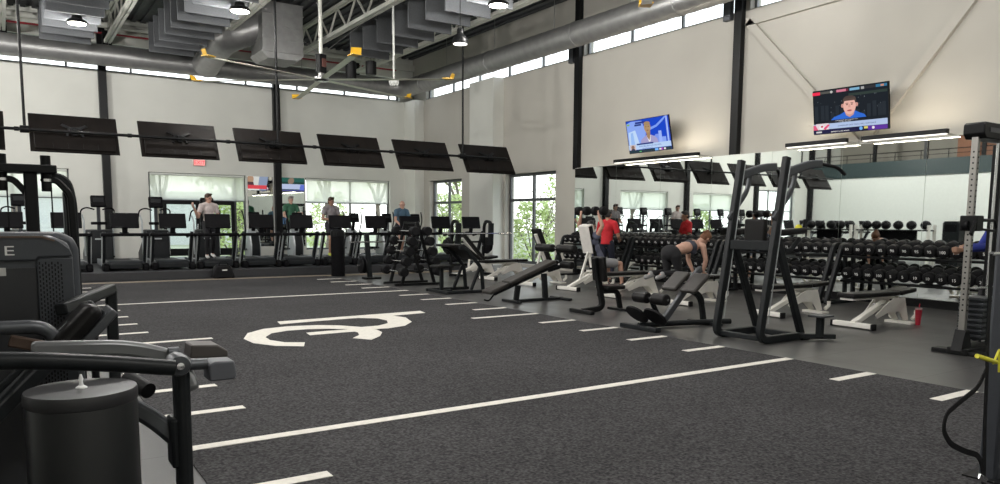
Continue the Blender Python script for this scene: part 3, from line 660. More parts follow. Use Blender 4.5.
# ---- hanging televisions
def news_screen(w, h, style):
    # multi-colour picture built of flat shapes in the screen plane (x right, z up), facing -y
    b = MB(); ms = []
    def col(c, e=1.0):
        m = mat('screen_%d_%d_%d_%d' % (*[int(q*255) for q in c], int(e*100)), tuple(q*.02 for q in c), .5, 0, var=0, emit=c, est=e, spec=.04); 
        if m not in ms: ms.append(m)
        return ms.index(m)
    dpt = [0.0]
    def r(x0, x1, z0, z1, c, e=1.0):
        dpt[0] -= .0004; y = dpt[0]; b.quad((x0*w,y,z0*h),(x1*w,y,z0*h),(x1*w,y,z1*h),(x0*w,y,z1*h), col(c, e))
    def pl(pts, c, e=1.0):
        dpt[0] -= .0004; y = dpt[0]; b.add([(x*w,y,z*h) for x, z in pts], [tuple(range(len(pts)))], col(c, e))
    def ov(cx, cz, rx, rz, c, e=1.0, n=20): pl([(cx+rx*cos(2*pi*k/n), cz+rz*sin(2*pi*k/n)) for k in range(n)], c, e)
    if style == 'night':      # man in blue before a night skyline
        r(-.5,.5,-.5,.5,(.012,.016,.022)); 
        rn = random.Random(3)
        for k in range(46):
            x = rn.uniform(-.48,.46); z = rn.uniform(-.18,.3); s = rn.uniform(.003,.012); g = rn.uniform(.06,.22); r(x,x+s,z,z+s*2.6,(g*.8,g*.9,g))
        for k in range(14):
            x = -.48+k*.07+rn.uniform(0,.02); r(x,x+.05,-.2,rn.uniform(-.08,.16),(.02,.026,.034))
        r(.0,.5,.30,.36,(.03,.045,.04))
        pl([(-.25,-.2),(-.21,-.14),(-.12,-.09),(-.06,-.04),(.09,-.04),(.14,-.09),(.2,-.13),(.23,-.2)],(.03,.14,.62))
        pl([(-.06,-.02),(.08,-.02),(.06,-.12),(.01,-.17),(-.04,-.12)],(.6,.32,.27))
        ov(-.085,.10,.02,.045,(.55,.28,.24)); ov(.105,.10,.02,.045,(.55,.28,.24))
        ov(.01,.08,.085,.19,(.78,.44,.37)); pl([(-.06,.2),(.08,.2),(.085,.26),(.05,.31),(-.03,.31),(-.07,.27)],(.07,.05,.045)); ov(.01,.255,.08,.055,(.07,.05,.045)); pl([(-.075,.25),(-.082,.16),(-.06,.2),(.08,.2),(.102,.16),(.095,.26)],(.09,.06,.05))
        for s in (-1,1): ov(.01+s*.033,.115,.014,.012,(.12,.06,.05)); ov(.01+s*.033,.145,.022,.008,(.2,.1,.08))
        pl([(.0,.12),(.02,.12),(.028,.05),(-.008,.05)],(.66,.34,.28)); ov(.01,-.02,.034,.022,(.55,.18,.17)); ov(.01,-.02,.026,.008,(.25,.05,.05))
        r(-.5,.5,.42,.48,(.03,.03,.035)); r(-.5,-.39,.405,.475,(.85,.03,.08)); r(-.39,-.24,.42,.47,(.09,.09,.08)); ov(-.23,.445,.018,.03,(.5,.5,.48)); r(-.16,-.03,.42,.475,(.62,.2,.28)); r(-.03,.0,.42,.475,(.15,.02,.04)); r(.02,.15,.42,.475,(.2,.42,.6)); r(.17,.21,.42,.475,(.4,.4,.4)); r(.36,.5,.42,.48,(.04,.17,.3)); r(.42,.46,.43,.47,(.6,.25,.15))
        r(-.28,.08,-.232,-.205,(.02,.02,.03)); r(-.28,.22,-.262,-.234,(.02,.02,.03))
        r(-.5,.5,-.40,-.27,(.42,.52,.74)); r(-.46,-.28,-.42,-.26,(.75,.62,.66)); pl([(-.5,-.41),(-.43,-.41),(-.47,-.29),(-.5,-.29)],(.7,.1,.2)); pl([(-.33,-.41),(-.26,-.30),(-.29,-.29),(-.36,-.38)],(.72,.07,.18)); ov(-.38,-.345,.035,.06,(.8,.78,.8)); ov(-.375,-.33,.018,.025,(.5,.05,.1))
        r(-.5,.5,-.5,-.405,(.01,.01,.05)); r(-.46,-.38,-.475,-.44,(.6,.6,.6)); ov(.16,-.445,.022,.04,(.15,.4,.8)); r(.2,.25,-.46,-.41,(.7,.6,.15)); r(.25,.5,-.5,-.405,(.1,.03,.3)); ov(.32,-.45,.018,.032,(.75,.7,.75))
        lines = [('CONGRESSMAN ON LATE NIGHT VOTE', -.03, -.218, .023, (.7,.7,.72)), ('SAYS BILL WILL MOVE', -.05, -.248, .023, (.6,.6,.62)), ('GOVERNOR SAYS TALKS WILL CONTINUE', .1, -.335, .036, (.02,.03,.12)), ('MARKETS CLOSE HIGHER', -.12, -.455, .03, (.7,.7,.7))]
    elif style == 'blue':     # presenter in a lilac suit before a blue skyline graphic
        r(-.5,.5,-.5,.5,(.01,.06,.55)); pl([(-.5,-.3),(-.5,.42),(-.38,.48),(-.12,.46),(-.05,.1),(-.1,-.3)],(.25,.38,.85)); pl([(-.48,-.3),(-.47,.15),(-.3,.2),(-.22,-.3)],(.5,.66,.9)); pl([(-.44,-.3),(-.42,.12),(-.36,.14),(-.34,-.3)],(.3,.48,.85))
        pl([(.0,.2),(.2,.28),(.34,.42),(.42,.5),(.46,.5),(.36,.36),(.22,.22),(.0,.12)],(.2,.34,.85)); r(.06,.16,-.3,-.04,(.28,.4,.85)); r(.16,.24,-.3,.0,(.2,.3,.8)); r(.24,.31,-.3,.09,(.32,.44,.9)); r(.31,.4,-.3,-.1,(.24,.36,.85)); r(.43,.47,-.35,.5,(.35,.45,.85)); r(-.48,-.42,.36,.41,(.25,.5,.1))
        r(-.28,-.02,.38,.44,(.02,.04,.25)); r(-.3,-.14,.32,.37,(.02,.04,.2))
        pl([(-.2,-.25),(-.18,-.12),(-.1,-.04),(-.04,.0),(.07,.0),(.14,-.05),(.2,-.13),(.22,-.25)],(.36,.33,.56)); pl([(-.04,.0),(.06,.0),(.035,-.2),(.0,-.2)],(.8,.8,.82))
        pl([(-.045,.12),(.06,.12),(.045,-.05),(.015,-.16),(-.03,-.05)],(.36,.22,.12)); ov(.0,.24,.078,.17,(.42,.27,.14)); ov(-.0,.36,.075,.06,(.36,.24,.13))
        for s in (-1,1): ov(s*.028,.26,.012,.012,(.1,.05,.03))
        ov(.0,.15,.026,.014,(.25,.1,.06))
        r(-.5,.5,-.4,-.25,(.45,.6,.85)); r(-.3,.1,-.265,-.22,(.02,.04,.2)); r(-.47,-.33,-.42,-.24,(.6,.5,.5)); ov(-.40,-.32,.04,.06,(.25,.15,.12)); ov(-.4,-.4,.05,.04,(.05,.05,.1))
        r(-.5,.5,-.5,-.41,(.01,.03,.05)); r(-.25,-.2,-.48,-.45,(.1,.4,.15)); r(.12,.2,-.49,-.42,(.15,.4,.85)); r(.22,.27,-.48,-.43,(.75,.7,.75)); r(.27,.31,-.49,-.42,(.35,.05,.45)); ov(.35,-.455,.025,.03,(.8,.75,.8))
        lines = [('THE FORECAST FOR THE WEEK', .02, -.31, .05, (.03,.06,.3)), ('SUN AND CLOUD', -.05, -.37, .04, (.03,.06,.3))]
    elif style == 'teal':
        r(-.5,.5,-.5,.5,(.02,.06,.05)); r(-.35,.5,.05,.45,(.03,.12,.1)); ov(.1,.1,.09,.2,(.3,.2,.15)); r(-.5,.5,-.38,-.08,(.55,.6,.85)); r(-.5,-.2,-.45,-.1,(.15,.2,.7)); r(-.5,.5,-.5,-.42,(.1,.1,.3)); lines = []
    else:
        r(-.5,.5,-.5,.5,(.75,.72,.7)); r(-.5,-.25,-.5,.5,(.3,.35,.5)); ov(.0,.1,.1,.25,(.5,.3,.2)); pl([(-.15,-.3),(-.1,-.02),(.1,-.02),(.18,-.3)],(.1,.05,.06)); r(.2,.5,-.1,.4,(.6,.1,.08)); r(-.5,.5,-.42,-.2,(.8,.08,.1)); r(-.3,.5,-.5,-.42,(.85,.85,.85)); lines = []
    return b, ms, lines, dpt
def make_tv(label, loc, rot, w, h, style, group=None, mount='wall'):
    t = thing('television', label, 'television', loc, 0, group); t.rotation_euler = rot
    MB().box(-w/2,w/2,0,.035,-h/2,h/2).build('cabinet', blk_pl, t, bevel=.006)
    bz = MB(); e = .012
    bz.box(-w/2,w/2,-.006,.0,-h/2,-h/2+e).box(-w/2,w/2,-.006,.0,h/2-e,h/2).box(-w/2,-w/2+e,-.006,.0,-h/2+e,h/2-e).box(w/2-e,w/2,-.006,.0,-h/2+e,h/2-e).build('bezel', black_m, t)
    b, ms, lines, dpt = news_screen(w-2*e, h-2*e, style)
    sc = b.build('screen', ms, t); sc.location = (0,-.001,0)
    for s, x, z, size, c in lines:
        text_obj('screen_caption', s, size*h*1.15, mat('caption_%d' % int(sum(c)*100), tuple(q*.1 for q in c), .4, var=0, emit=c, est=1), sc, (x*w, dpt[0]-.001, z*h), (R(90),0,0), .0003, 1.15)
    return t
# the row on the ceiling rail: screens face the treadmills (+y), backs to the hall
RY, RZ = 18.5, 3.265
def make_rail_tv():
    t = thing('television', 'x', 'television', (0, RY, RZ), 0, 'televisions on the ceiling rail'); w, h = 1.66, .96
    q = Matrix.Translation((0,.19,-.02)) @ Matrix.Rotation(R(-32),4,'X')
    bk = mat('tv_back_plastic', (.012,.010,.009), .5, 0, spec=.12, var=.25, scale=3)
    c = MB().box(-w/2,w/2,.0,.03,-h/2,h/2).xf(q).build('cabinet', bk, t, bevel=.008)
    MB().prism([(0,-h/2+.03),(-.045,-h/2+.05),(-.045,-.04),(0,.0)], 'x', -w/2+.08,w/2-.08).xf(q).build('rear_housing', bk, t, bevel=.01)
    for x in (-.42,-.14,.14,.42): MB().box(x-.006,x+.006,-.052,-.044,-h/2+.06,-h/2+.2).xf(q).build('cable_channel', dgrey_m, t)
    MB().bar([(-.24,-.03,.2),(-.08,-.06,.09),(.08,-.06,.09),(.24,-.03,.2)], .07,.02,(0,1,0)).bar([(-.15,-.06,-.12),(-.1,-.06,.1),(.1,-.06,.1),(.15,-.06,-.12)], .05,.02,(0,1,0)).xf(q).build('mount_plate', black_m, t)
    MB().box(-.06,.06,.034,.16,-.07,.07).build('rail_clamp', black_m, t, bevel=.01)
    MB().box(-w/2-.002,w/2+.002,.03,.033,-h/2-.002,h/2+.002).box(-w/2,w/2,.033,.034,-h/2,h/2).xf(q).build('bezel', black_m, t)
    return t, q, w, h
t0, q0, w0, h0 = make_rail_tv()
def add_screen(t, style):
    b, ms, lines, dpt = news_screen(w0-.03, h0-.03, style)
    b.xf(q0 @ Matrix.Translation((0,.0355,0)) @ Matrix.Rotation(R(180),4,'Z')); b.build('screen', ms, t)
TVX = [1.41+2.093*k for k in range(-1, 6)]
vis = {0:'leftmost, cut by the frame edge',1:'shiny silver mount plate, upper left',2:'over the double doors',3:'crossed by the middle drop rod',4:'over the window behind the man in grey',5:'above the bald man',6:'rightmost on the rail'}
tvs = []
for i, x in enumerate(TVX):
    t = t0 if i == 0 else dup(t0, (x, RY, RZ)); t.location = (x, RY, RZ); tvs.append(t)
    t['label'] = 'rail television seen from behind, '+vis[i] 
for i, t in enumerate(tvs): add_screen(t, ['teal','red'][i % 2])
for ch in tvs[1].children:
    if ch.name.startswith('mount_plate'):
        ch.data = ch.data.copy(); ch.data.materials[0] = chrome; ch['label'] = 'shiny silver mount plate'
tr = thing('television_rail', 'long black pipe rail hung from the roof carrying the row of televisions', 'rail', (0, RY, RZ))
MB().tube([(TVX[0]-.9, RY, RZ), (TVX[-1]+.55, RY, RZ)], .032, 10).build('pipe', black_m, tr, world=True)
for x in (.5, 5.72, 10.93):
    MB().tube([(x, RY, RZ), (x, RY, ZC-.08)], .028, 10).build('drop_rod', black_m, tr, world=True)
    MB().lathe([(.05,-.09),(.075,-.08),(.075,.08),(.05,.09)], (x, RY, RZ), 14, axis=(1,0,0)).build('rod_collar', black_m, tr, world=True)
for k in range(6):
    x = TVX[k]+1.04; MB().lathe([(.045,-.04),(.045,.04)], (x, RY, RZ), 12, axis=(1,0,0)).build('pipe_coupling', black_m, tr, world=True)

# ---- wall televisions
def wall_tv(corners, label, style, w, arm):
    tl, tr_, br, bl_ = corners; c = (tl+tr_+br+bl_)/4; ax = ((tr_-tl)+(br-bl_)).normalized(); up_ = ((tl-bl_)+(tr_-br)).normalized()
    yv = up_.cross(ax).normalized()*-1; yv = -ax.cross(up_)*-1
    m3 = Matrix((ax, up_.cross(ax), up_)).transposed(); 
    W_ = ((tr_-tl).length+(br-bl_).length)/2; H_ = ((tl-bl_).length+(tr_-br).length)/2
    t = make_tv(label, c, m3.to_euler(), W_, H_, style)
    MB().bar([(0,.03,0),(.0,.42,.04)], .08,.08).box(-.2,.2,.035,.06,-.15,.15).build('wall_bracket', black_m, t)
    return t
def tvc(pts, xt, xb): return [atx(*pts[0], xt), atx(*pts[1], xt), atx(*pts[2], xb), atx(*pts[3], xb)]
wall_tv(tvc([(625.2,121.4),(668.7,114.6),(672.3,149),(630.2,154.5)], 13.36, 13.53), 'wall television tuned to a presenter before a blue skyline, above the mirror', 'blue', 1.4, 0)
wall_tv(tvc([(812,92),(888.3,80.5),(890,129),(815.2,134.8)], 13.36, 13.5), 'large wall television showing a man in blue before a night skyline', 'night', 1.5, 0)
# ================================================================== free weights area
def pad(mb, x0, x1, y0, y1, th, ang=0, piv=(0,0,0)):
    q = Matrix.Translation(piv) @ Matrix.Rotation(-ang, 4, 'Y'); return MB().box(x0,x1,y0,y1,0,th).xf(q)
BG = 'white adjustable weight benches'
def bench(loc, rz, label, back=0, seat=0):
    t = thing('weight_bench', label, 'weight bench', (loc[0], loc[1], .0), rz, BG)
    MB().box(-.04,.04,-.32,.32,.015,.085).build('rear_foot', white_f, t, bevel=.01)
    for s in (-1,1): MB().box(-.045,.045,s*.31-.02,s*.31+.02,.0,.09).build('foot_cap', rubber, t, bevel=.008)
    MB().bar([(0,0,.06),(.70,0,.33)], .08,.07).build('diagonal_beam', white_f, t, bevel=.008)
    for s in (-1,1):
        b = MB().prism([(.36,.17),(.62,.36),(.72,.40),(.98,.40),(1.02,.33),(1.18,.05),(1.06,.05),(.90,.20),(.66,.20),(.42,.12)], 'y', -.006,.006)
        b.xf(Matrix.Translation((0,s*.07,0)) @ Matrix.Rotation(R(s*-9),4,'X')).build('side_plate', white_f, t)
    MB().box(1.04,1.2,-.2,.2,.0,.035).build('front_foot', white_f, t, bevel=.006)
    MB().box(.60,.95,-.06,.06,.38,.415).build('seat_carriage', white_f, t)
    MB().tube([(.58,-.09,.3),(.58,.09,.3)], .012, 8).build('adjust_pin', chrome, t)
    if back > 0:
        q = Matrix.Translation((.72,0,.43)) @ Matrix.Rotation(-back, 4, 'Y').inverted() 
        MB().box(-.95,-.02,-.14,.14,.0,.07).xf(Matrix.Translation((.76,0,.43)) @ Matrix.Rotation(back, 4, 'Y')).build('back_pad', vinyl, t, bevel=.018)
        MB().bar([(-.85,0,-.03),(-.05,0,-.03)], .08,.04).xf(Matrix.Translation((.76,0,.43)) @ Matrix.Rotation(back, 4, 'Y')).build('back_frame', white_f, t)
        MB().bar([(.35,0,.2),(.76-.5*cos(back),0,.40+.5*sin(back))], .05,.03,(0,1,0)).build('support_strut', white_f, t)
    else:
        MB().box(-.2,.86,-.14,.14,.43,.495).build('back_pad', vinyl, t, bevel=.018)
        MB().bar([(-.17,0,.415),(.8,0,.415)], .2,.03).build('back_frame', white_f, t)
    MB().box(0,.36,-.15,.15,0,.065).xf(Matrix.Translation((.89,0,.43)) @ Matrix.Rotation(-seat, 4, 'Y')).build('seat_pad', vinyl, t, bevel=.018)
    for s in (-1,1): MB().tube([(1.14,s*.17,.08),(1.22,s*.17,.13),(1.22,s*.17,.2)], .03, 8).build('transport_handle', white_f, t)
    return t
bench((9.87,5.98), R(-3), 'flat white weight bench beside the red bottle, nearest the camera', seat=R(6))
bench((9.93,7.45), R(-5), 'flat white weight bench behind the tall knee raise tower', seat=R(4))
bench((9.9,9.32), R(4), 'white weight bench with the kneeling woman on it')
bench((9.72,10.9), R(-4), 'flat white weight bench just right of the utility seat')
bench((9.95,12.45), R(6), 'upright-backed white weight bench under the seated man', back=R(74), seat=R(5))
bench((9.85,13.9), R(10), 'steep-backed white bench standing in front of the tall window', back=R(62), seat=R(8))
bench((10.0,15.7), R(8), 'flat white bench behind the black decline bench')
bench((9.9,17.0), R(6), 'white incline bench set under the barbell', back=R(45), seat=R(6))
tw = tag(MB().box(-.985,-.38,-.15,.15,-.075,-.055).box(-.995,-.965,-.15,.15,-.055,.085).box(-.985,-.74,-.15,.15,.072,.088).xf(Matrix.Translation((.76,0,.43)) @ Matrix.Rotation(R(74), 4, 'Y')).build('towel', mat('off_white_towel', (.75,.72,.68), .95, bump=.5, bscale=160), bevel=.008), 'off-white towel draped over the top of the seated man\'s backrest', 'towel')
tw.location = (9.95,12.45,0); tw.rotation_euler = (0,0,R(6))

# ---- black utility seat
t = thing('utility_seat', 'black upright utility seat standing at the turf edge', 'weight bench', (7.7,9.2,0))
MB().box(7.62,7.70,8.95,9.50,0,.06).build('front_foot', black_m, t, world=True, bevel=.012)
MB().bar(fillet([(7.66,9.22,.03),(8.12,9.24,.06),(7.92,9.24,.88)],.14,8), .09,.07,(0,1,0)).build('back_upright', black_m, t, world=True, bevel=.01)
MB().box(-.05,.03,-.15,.15,0,.40).xf(Matrix.Translation((8.06,9.24,.50)) @ Matrix.Rotation(R(-8),4,'Y')).build('back_pad', vinyl, t, world=True, bevel=.02)
MB().box(8.08,8.46,9.08,9.40,.36,.43).build('seat_pad', vinyl, t, world=True, bevel=.02)
MB().bar(fillet([(8.06,9.24,.33),(8.42,9.24,.33),(8.50,9.24,.0)],.1), .08,.06,(0,1,0)).build('front_leg', black_m, t, world=True, bevel=.01)
MB().box(8.42,8.56,9.0,9.48,0,.04).build('rear_foot', black_m, t, world=True, bevel=.01)

# ---- preacher curl bench
t = thing('preacher_curl_bench', 'black preacher curl bench with a sloping arm pad, left of the decline bench', 'weight bench', (7.8,13.4,0))
MB().box(7.28,8.3,13.76,13.84,0,.06).box(7.28,8.3,12.96,13.04,0,.06).box(7.3,7.38,13.04,13.76,0,.06).build('base_frame', dgrey_m, t, world=True, bevel=.012)
MB().bar([(7.42,13.4,.03),(7.42,13.4,.5)], .07,.07,(1,0,0)).box(7.34,7.66,13.36,13.44,0,.06).build('seat_post', dgrey_m, t, world=True, bevel=.01)
MB().box(7.24,7.62,13.22,13.58,.50,.56).build('seat_pad', vinyl, t, world=True, bevel=.02)
for y in (13.05,13.75):
    MB().bar(fillet([(7.62,y,.92),(7.78,y,.9),(8.16,y,.5),(8.2,y,.03)],.12,7), .07,.05,(0,1,0)).build('side_frame', dgrey_m, t, world=True, bevel=.01)
    MB().bar([(8.12,y,.52),(7.9,y,.03)], .06,.05,(0,1,0)).build('rear_brace', dgrey_m, t, world=True, bevel=.01)
MB().box(0,.52,-.36,.36,0,.06).xf(Matrix.Translation((7.70,13.4,.95)) @ Matrix.Rotation(R(35),4,'Y')).build('arm_pad', vinyl, t, world=True, bevel=.02)
MB().box(7.45,7.72,13.1,13.7,.93,.98).build('top_pad', vinyl, t, world=True, bevel=.02)

# ---- decline bench
t = thing('decline_bench', 'black decline bench sloping down to the left with leg rollers at its top', 'weight bench', (8.1,11.1,0))
MB().box(7.60,8.75,11.07,11.15,.0,.05).box(7.56,7.64,10.85,11.4,0,.045).box(8.66,8.74,10.8,11.4,0,.045).build('base_frame', dgrey_m, t, world=True, bevel=.012)
MB().bar([(7.68,11.1,.04),(7.72,11.1,.30)], .1,.06,(0,1,0)).build('front_post', dgrey_m, t, world=True, bevel=.01)
MB().bar([(8.34,11.1,.04),(8.30,11.1,.50)], .1,.07,(0,1,0)).build('rear_post', dgrey_m, t, world=True, bevel=.01)
MB().bar([(7.2,11.1,.17),(8.6,11.1,.66)], .06,.05,(0,1,0)).build('slope_rail', dgrey_m, t, world=True, bevel=.01)
q = Matrix.Translation((7.05,11.1,.17)) @ Matrix.Rotation(R(-20),4,'Y')
MB().box(0,.42,-.15,.15,0,.07).xf(q).build('head_pad', vinyl_b, t, world=True, bevel=.02)
MB().box(.45,1.52,-.15,.15,0,.07).xf(q).build('back_pad', vinyl_b, t, world=True, bevel=.02)
MB().tube(fillet([(7.2,11.1,.16),(7.1,11.1,.05),(7.0,11.1,.08)],.05), .015, 8).build('end_handle', black_m, t, world=True)
MB().bar(fillet([(8.4,11.1,.55),(8.72,11.1,.62),(8.58,11.1,1.0)],.1), .06,.05,(0,1,0)).build('roller_arm', dgrey_m, t, world=True, bevel=.01)
for y in (10.68,11.52):
    MB().tube([(8.56,11.1+(y-11.1)*.18,.96),(8.56,11.1+(y-11.1)*1.35,.96)], .075, 16).build('leg_roller', vinyl, t, world=True, bevel=.015)
    MB().tube([(8.66,11.1+(y-11.1)*.18,.66),(8.66,11.1+(y-11.1)*.9,.66)], .07, 16).build('leg_roller', vinyl, t, world=True, bevel=.015)
MB().tube([(8.56,10.55,.96),(8.56,11.65,.96)], .018, 8).tube([(8.66,10.75,.66),(8.66,11.45,.66)], .018, 8).build('roller_axle', chrome, t, world=True)

# ---- back extension bench
t = thing('back_extension_bench', 'black roman chair with twin hip pads and ankle rollers at the turf edge', 'weight bench', (7.6,7.3,0))
MB().tube(fillet([(7.2,7.45,.05),(7.9,7.35,.05),(8.65,7.1,.05)],.2), .04, 10).build('base_rail', dgrey_m, t, world=True)
MB().box(7.12,7.22,7.05,7.75,0,.06).build('base_foot', dgrey_m, t, world=True, bevel=.012); MB().box(8.30,8.38,7.0,7.6,0,.05).build('base_foot', dgrey_m, t, world=True, bevel=.012)
MB().bar(fillet([(7.5,7.32,.07),(8.2,7.32,.78),(8.25,7.32,.8)],.05), .09,.06,(0,1,0)).build('slope_rail', mgrey_m, t, world=True, bevel=.01)
MB().bar(fillet([(8.32,7.3,.03),(8.24,7.3,.42),(8.0,7.3,.52)],.15), .08,.06,(0,1,0)).build('rear_post', dgrey_m, t, world=True, bevel=.01)
for s, yy in ((1,7.52),(-1,7.12)):
    MB().box(-.19,.19,-.14,.14,0,.06).xf(Matrix.Translation((7.98 if s > 0 else 7.93,yy,.60)) @ Matrix.Rotation(R(-38),4,'Y')).build('hip_pad', vinyl_b, t, world=True, bevel=.022)
    MB().tube([(7.28,7.32+s*.05,.43),(7.28,7.32+s*.30,.43)], .078, 18).build('ankle_roller', vinyl, t, world=True, bevel=.016)
    b = MB().lathe([(.02,-.015),(.17,-.015),(.175,0),(.17,.015),(.02,.015)], (0,0,0), 20).xf(Matrix.Translation((7.2,7.32+s*.17,.2)) @ Matrix.Rotation(R(42),4,'Y'))
    b.build('foot_plate', rubber, t, world=True)
    MB().bar([(7.35,7.32+s*.14,.08),(7.22,7.32+s*.16,.2)], .04,.03,(0,1,0)).build('plate_bracket', dgrey_m, t, world=True)
MB().bar(fillet([(7.5,7.32,.1),(7.36,7.32,.28),(7.28,7.32,.44)],.1), .06,.05,(0,1,0)).build('roller_arm', dgrey_m, t, world=True, bevel=.01)
MB().tube([(7.28,7.0,.43),(7.28,7.64,.43)], .018, 8).build('roller_axle', chrome, t, world=True)

# ---- knee raise / pull-up tower
t = thing('knee_raise_tower', 'tall black knee raise and pull-up tower with slanted posts', 'exercise tower', (7.9,6.0,0))
for y in (6.38,5.72):
    MB().bar(fillet([(8.35,y,.05),(7.50,y,.05),(7.87,y,2.24)],.14,8), .092,.072,(0,1,0)).build('front_post', dgrey_m, t, world=True, bevel=.01)
    MB().bar([(7.895,y-.040,2.2),(7.60,y-.040,.25)], .012,.006,(0,1,0)).build('post_edge_highlight', silver, t, world=True)  # highlight along the post edge, drawn in as a thin silver strip
    MB().bar([(8.32,y,.06),(7.76,y,1.26)], .095,.06,(0,1,0)).build('rear_leg', dgrey_m, t, world=True, bevel=.01)
    MB().bar(fillet([(7.82,y,2.04),(8.3,y,2.17),(8.55,y,2.19)],.25), .10,.07,(0,1,0)).build('pull_up_arm', mgrey_m, t, world=True, bevel=.014)
    MB().bar(fillet([(7.66,y,1.5),(8.0,y,1.85),(8.05,y,2.08)],.2), .06,.04,(0,1,0)).build('arm_brace', mgrey_m, t, world=True, bevel=.01)
    MB().tube(fillet([(8.5,y,2.19),(8.75,y+(.1 if y > 6 else -.1),2.15),(8.85,y+(.14 if y > 6 else -.14),2.06)],.08), .022, 10).build('pull_up_grip', rubber, t, world=True)
    MB().box(-.05,.42,-.07,.07,0,.075).xf(Matrix.Translation((7.84,y,1.30)) @ Matrix.Rotation(R(-4),4,'Y')).build('arm_pad', vinyl, t, world=True, bevel=.022)
    MB().bar(fillet([(7.72,y,1.2),(8.0,y,1.1),(8.2,y,1.27)],.1), .05,.04,(0,1,0)).build('pad_arm', dgrey_m, t, world=True, bevel=.008)
    MB().tube([(8.25,y,1.32),(8.28,y,1.5)], .017, 8).build('hand_grip', rubber, t, world=True)
    MB().box(8.28,8.42,y-.06,y+.06,0,.03).build('rubber_foot', rubber, t, world=True)
MB().box(7.66,7.74,5.76,6.34,1.12,1.24).build('cross_member', dgrey_m, t, world=True, bevel=.01)
MB().box(7.74,7.82,5.90,6.20,1.16,1.50).build('back_pad', vinyl, t, world=True, bevel=.022)
MB().box(8.2,8.28,5.75,6.35,.02,.09).build('base_cross_bar', dgrey_m, t, world=True, bevel=.01); MB().box(7.55,7.63,5.75,6.35,.03,.09).build('base_cross_bar', dgrey_m, t, world=True, bevel=.01)
MB().bar([(8.25,5.72,.05),(8.62,5.45,.05)], .09,.06).build('step_base', dgrey_m, t, world=True, bevel=.01)
MB().bar([(8.42,5.53,.05),(8.42,5.53,.30)], .07,.07,(1,0,0)).build('step_post', dgrey_m, t, world=True)
MB().box(8.30,8.54,5.42,5.63,.30,.325).build('step_plate', mgrey_m, t, world=True, bevel=.008)

# ---- fixed barbell A-frame rack
AX = V((-.06,-1,0)).normalized(); NX = V((1,-.06,0)).normalized()   # bar direction, depth direction
c0 = V((7.80,15.5,0)); t = thing('barbell_rack', 'black A-frame rack of short round-headed barbells in front of the bald man', 'weight rack', c0)
def L(a, d, z): return c0+AX*a+NX*d+V((0,0,z))
for a in (-.34,.34):
    MB().bar([L(a,-.38,.03),L(a,.0,1.42)], .07,.05,AX).build('frame_leg', black_m, t, world=True, bevel=.008)
    MB().bar([L(a,.42,.03),L(a,.0,1.42)], .07,.05,AX).build('frame_leg', black_m, t, world=True, bevel=.008)
    MB().bar([L(a,-.55,.03),L(a,.55,.03)], .08,.05).build('floor_foot', black_m, t, world=True, bevel=.008)
MB().bar([L(-.34,0,1.40),L(.34,0,1.40)], .05,.05).bar([L(-.34,.0,.3),L(.34,.0,.3)], .05,.05).build('cross_bar', black_m, t, world=True)
hk = 0
for side, sgn in (('front',-1),('back',1)):
    for k in range(5):
        z = 1.22-.225*k; d = sgn*(.06+ (1.42-z)*.30+.03); hw = .52
        b = thing('fixed_barbell', '%s barbell from the top on the %s of the A-frame rack' % (ORD[k], side), 'barbell', L(0,d,z), 0, 'fixed barbells on the A-frame rack')
        for s in (-1,1):
            MB().cone(L(s*(hw-.09),d,z), L(s*(hw+.09),d,z), .103,.103, 18).build('head', rubber, b, world=True, bevel=.015)
            hkm = MB().bar([L(s*.34,d-.09*sgn,z-.05),L(s*.34,d+.02*sgn,z-.035)], .05,.02).build('bar_hook', black_m, t, world=True)
        MB().tube([L(-.42,d,z),L(.42,d,z)], .016, 8).build('bar', chrome, b, world=True)

# ---- bench press station and a plate-loaded lever stand behind
t = thing('bench_press_station', 'black bench press uprights with weight horns near the corner windows', 'weight rack', (10.2,17.2,0))
for x in (9.85,10.85):
    MB().bar(fillet([(x,16.9,.9),(x,16.9,1.42),(x,17.12,1.46),(x,17.22,1.35),(x,17.3,.05)],.08), .07,.06,(1,0,0)).build('upright', black_m, t, world=True, bevel=.01)
    MB().bar([(x,16.88,1.4),(x,16.9,.82)], .05,.16,(1,0,0)).build('hook_plate', dgrey_m, t, world=True, bevel=.01)
    MB().bar([(x,17.3,.05),(x,16.7,.05)], .08,.06).build('floor_foot', black_m, t, world=True, bevel=.01)
    MB().tube([(x-.04,17.25,.80),(x+(.25 if x > 10.3 else -.25),17.25,.80)], .024, 8).build('weight_horn', chrome, t, world=True)
MB().bar([(9.85,17.3,.3),(10.85,17.3,.3)], .06,.06).bar([(9.85,17.25,.9),(10.85,17.25,.9)], .05,.05).build('cross_bar', black_m, t, world=True)
bb = thing('barbell', 'long bright barbell resting across the bench press uprights', 'barbell', (10.4,16.84,1.12))
MB().tube([(9.35,16.83,1.13),(11.45,16.83,1.13)], .015, 8).build('bar', chrome, bb, world=True)
for a, d_ in ((9.35,9.75),(11.05,11.45)): MB().tube([(a,16.83,1.13),(d_,16.83,1.13)], .025, 10).build('sleeve', chrome, bb, world=True)
def plate(x, y, z, r, label):
    o = MB().lathe([(.03,-.02),(r*.9,-.02),(r,-.014),(r,.014),(r*.9,.02),(.03,.02)], (0,0,0), 26, axis=(1,0,0)).lathe([(.025,-.026),(.06,-.026),(.06,.026),(.025,.026)], (0,0,0), 14, axis=(1,0,0)).build('weight_plate', rubber); o.location = (x,y,z)
    tag(o, label, 'weight plate', 'weight plates on horns')
plate(10.95,17.25,.80,.225,'large round weight plate on the right horn of the bench press station')
plate(11.03,17.25,.80,.17,'smaller weight plate outside the large one on the right horn')
plate(9.76,17.25,.80,.225,'large round weight plate on the left horn of the bench press station')
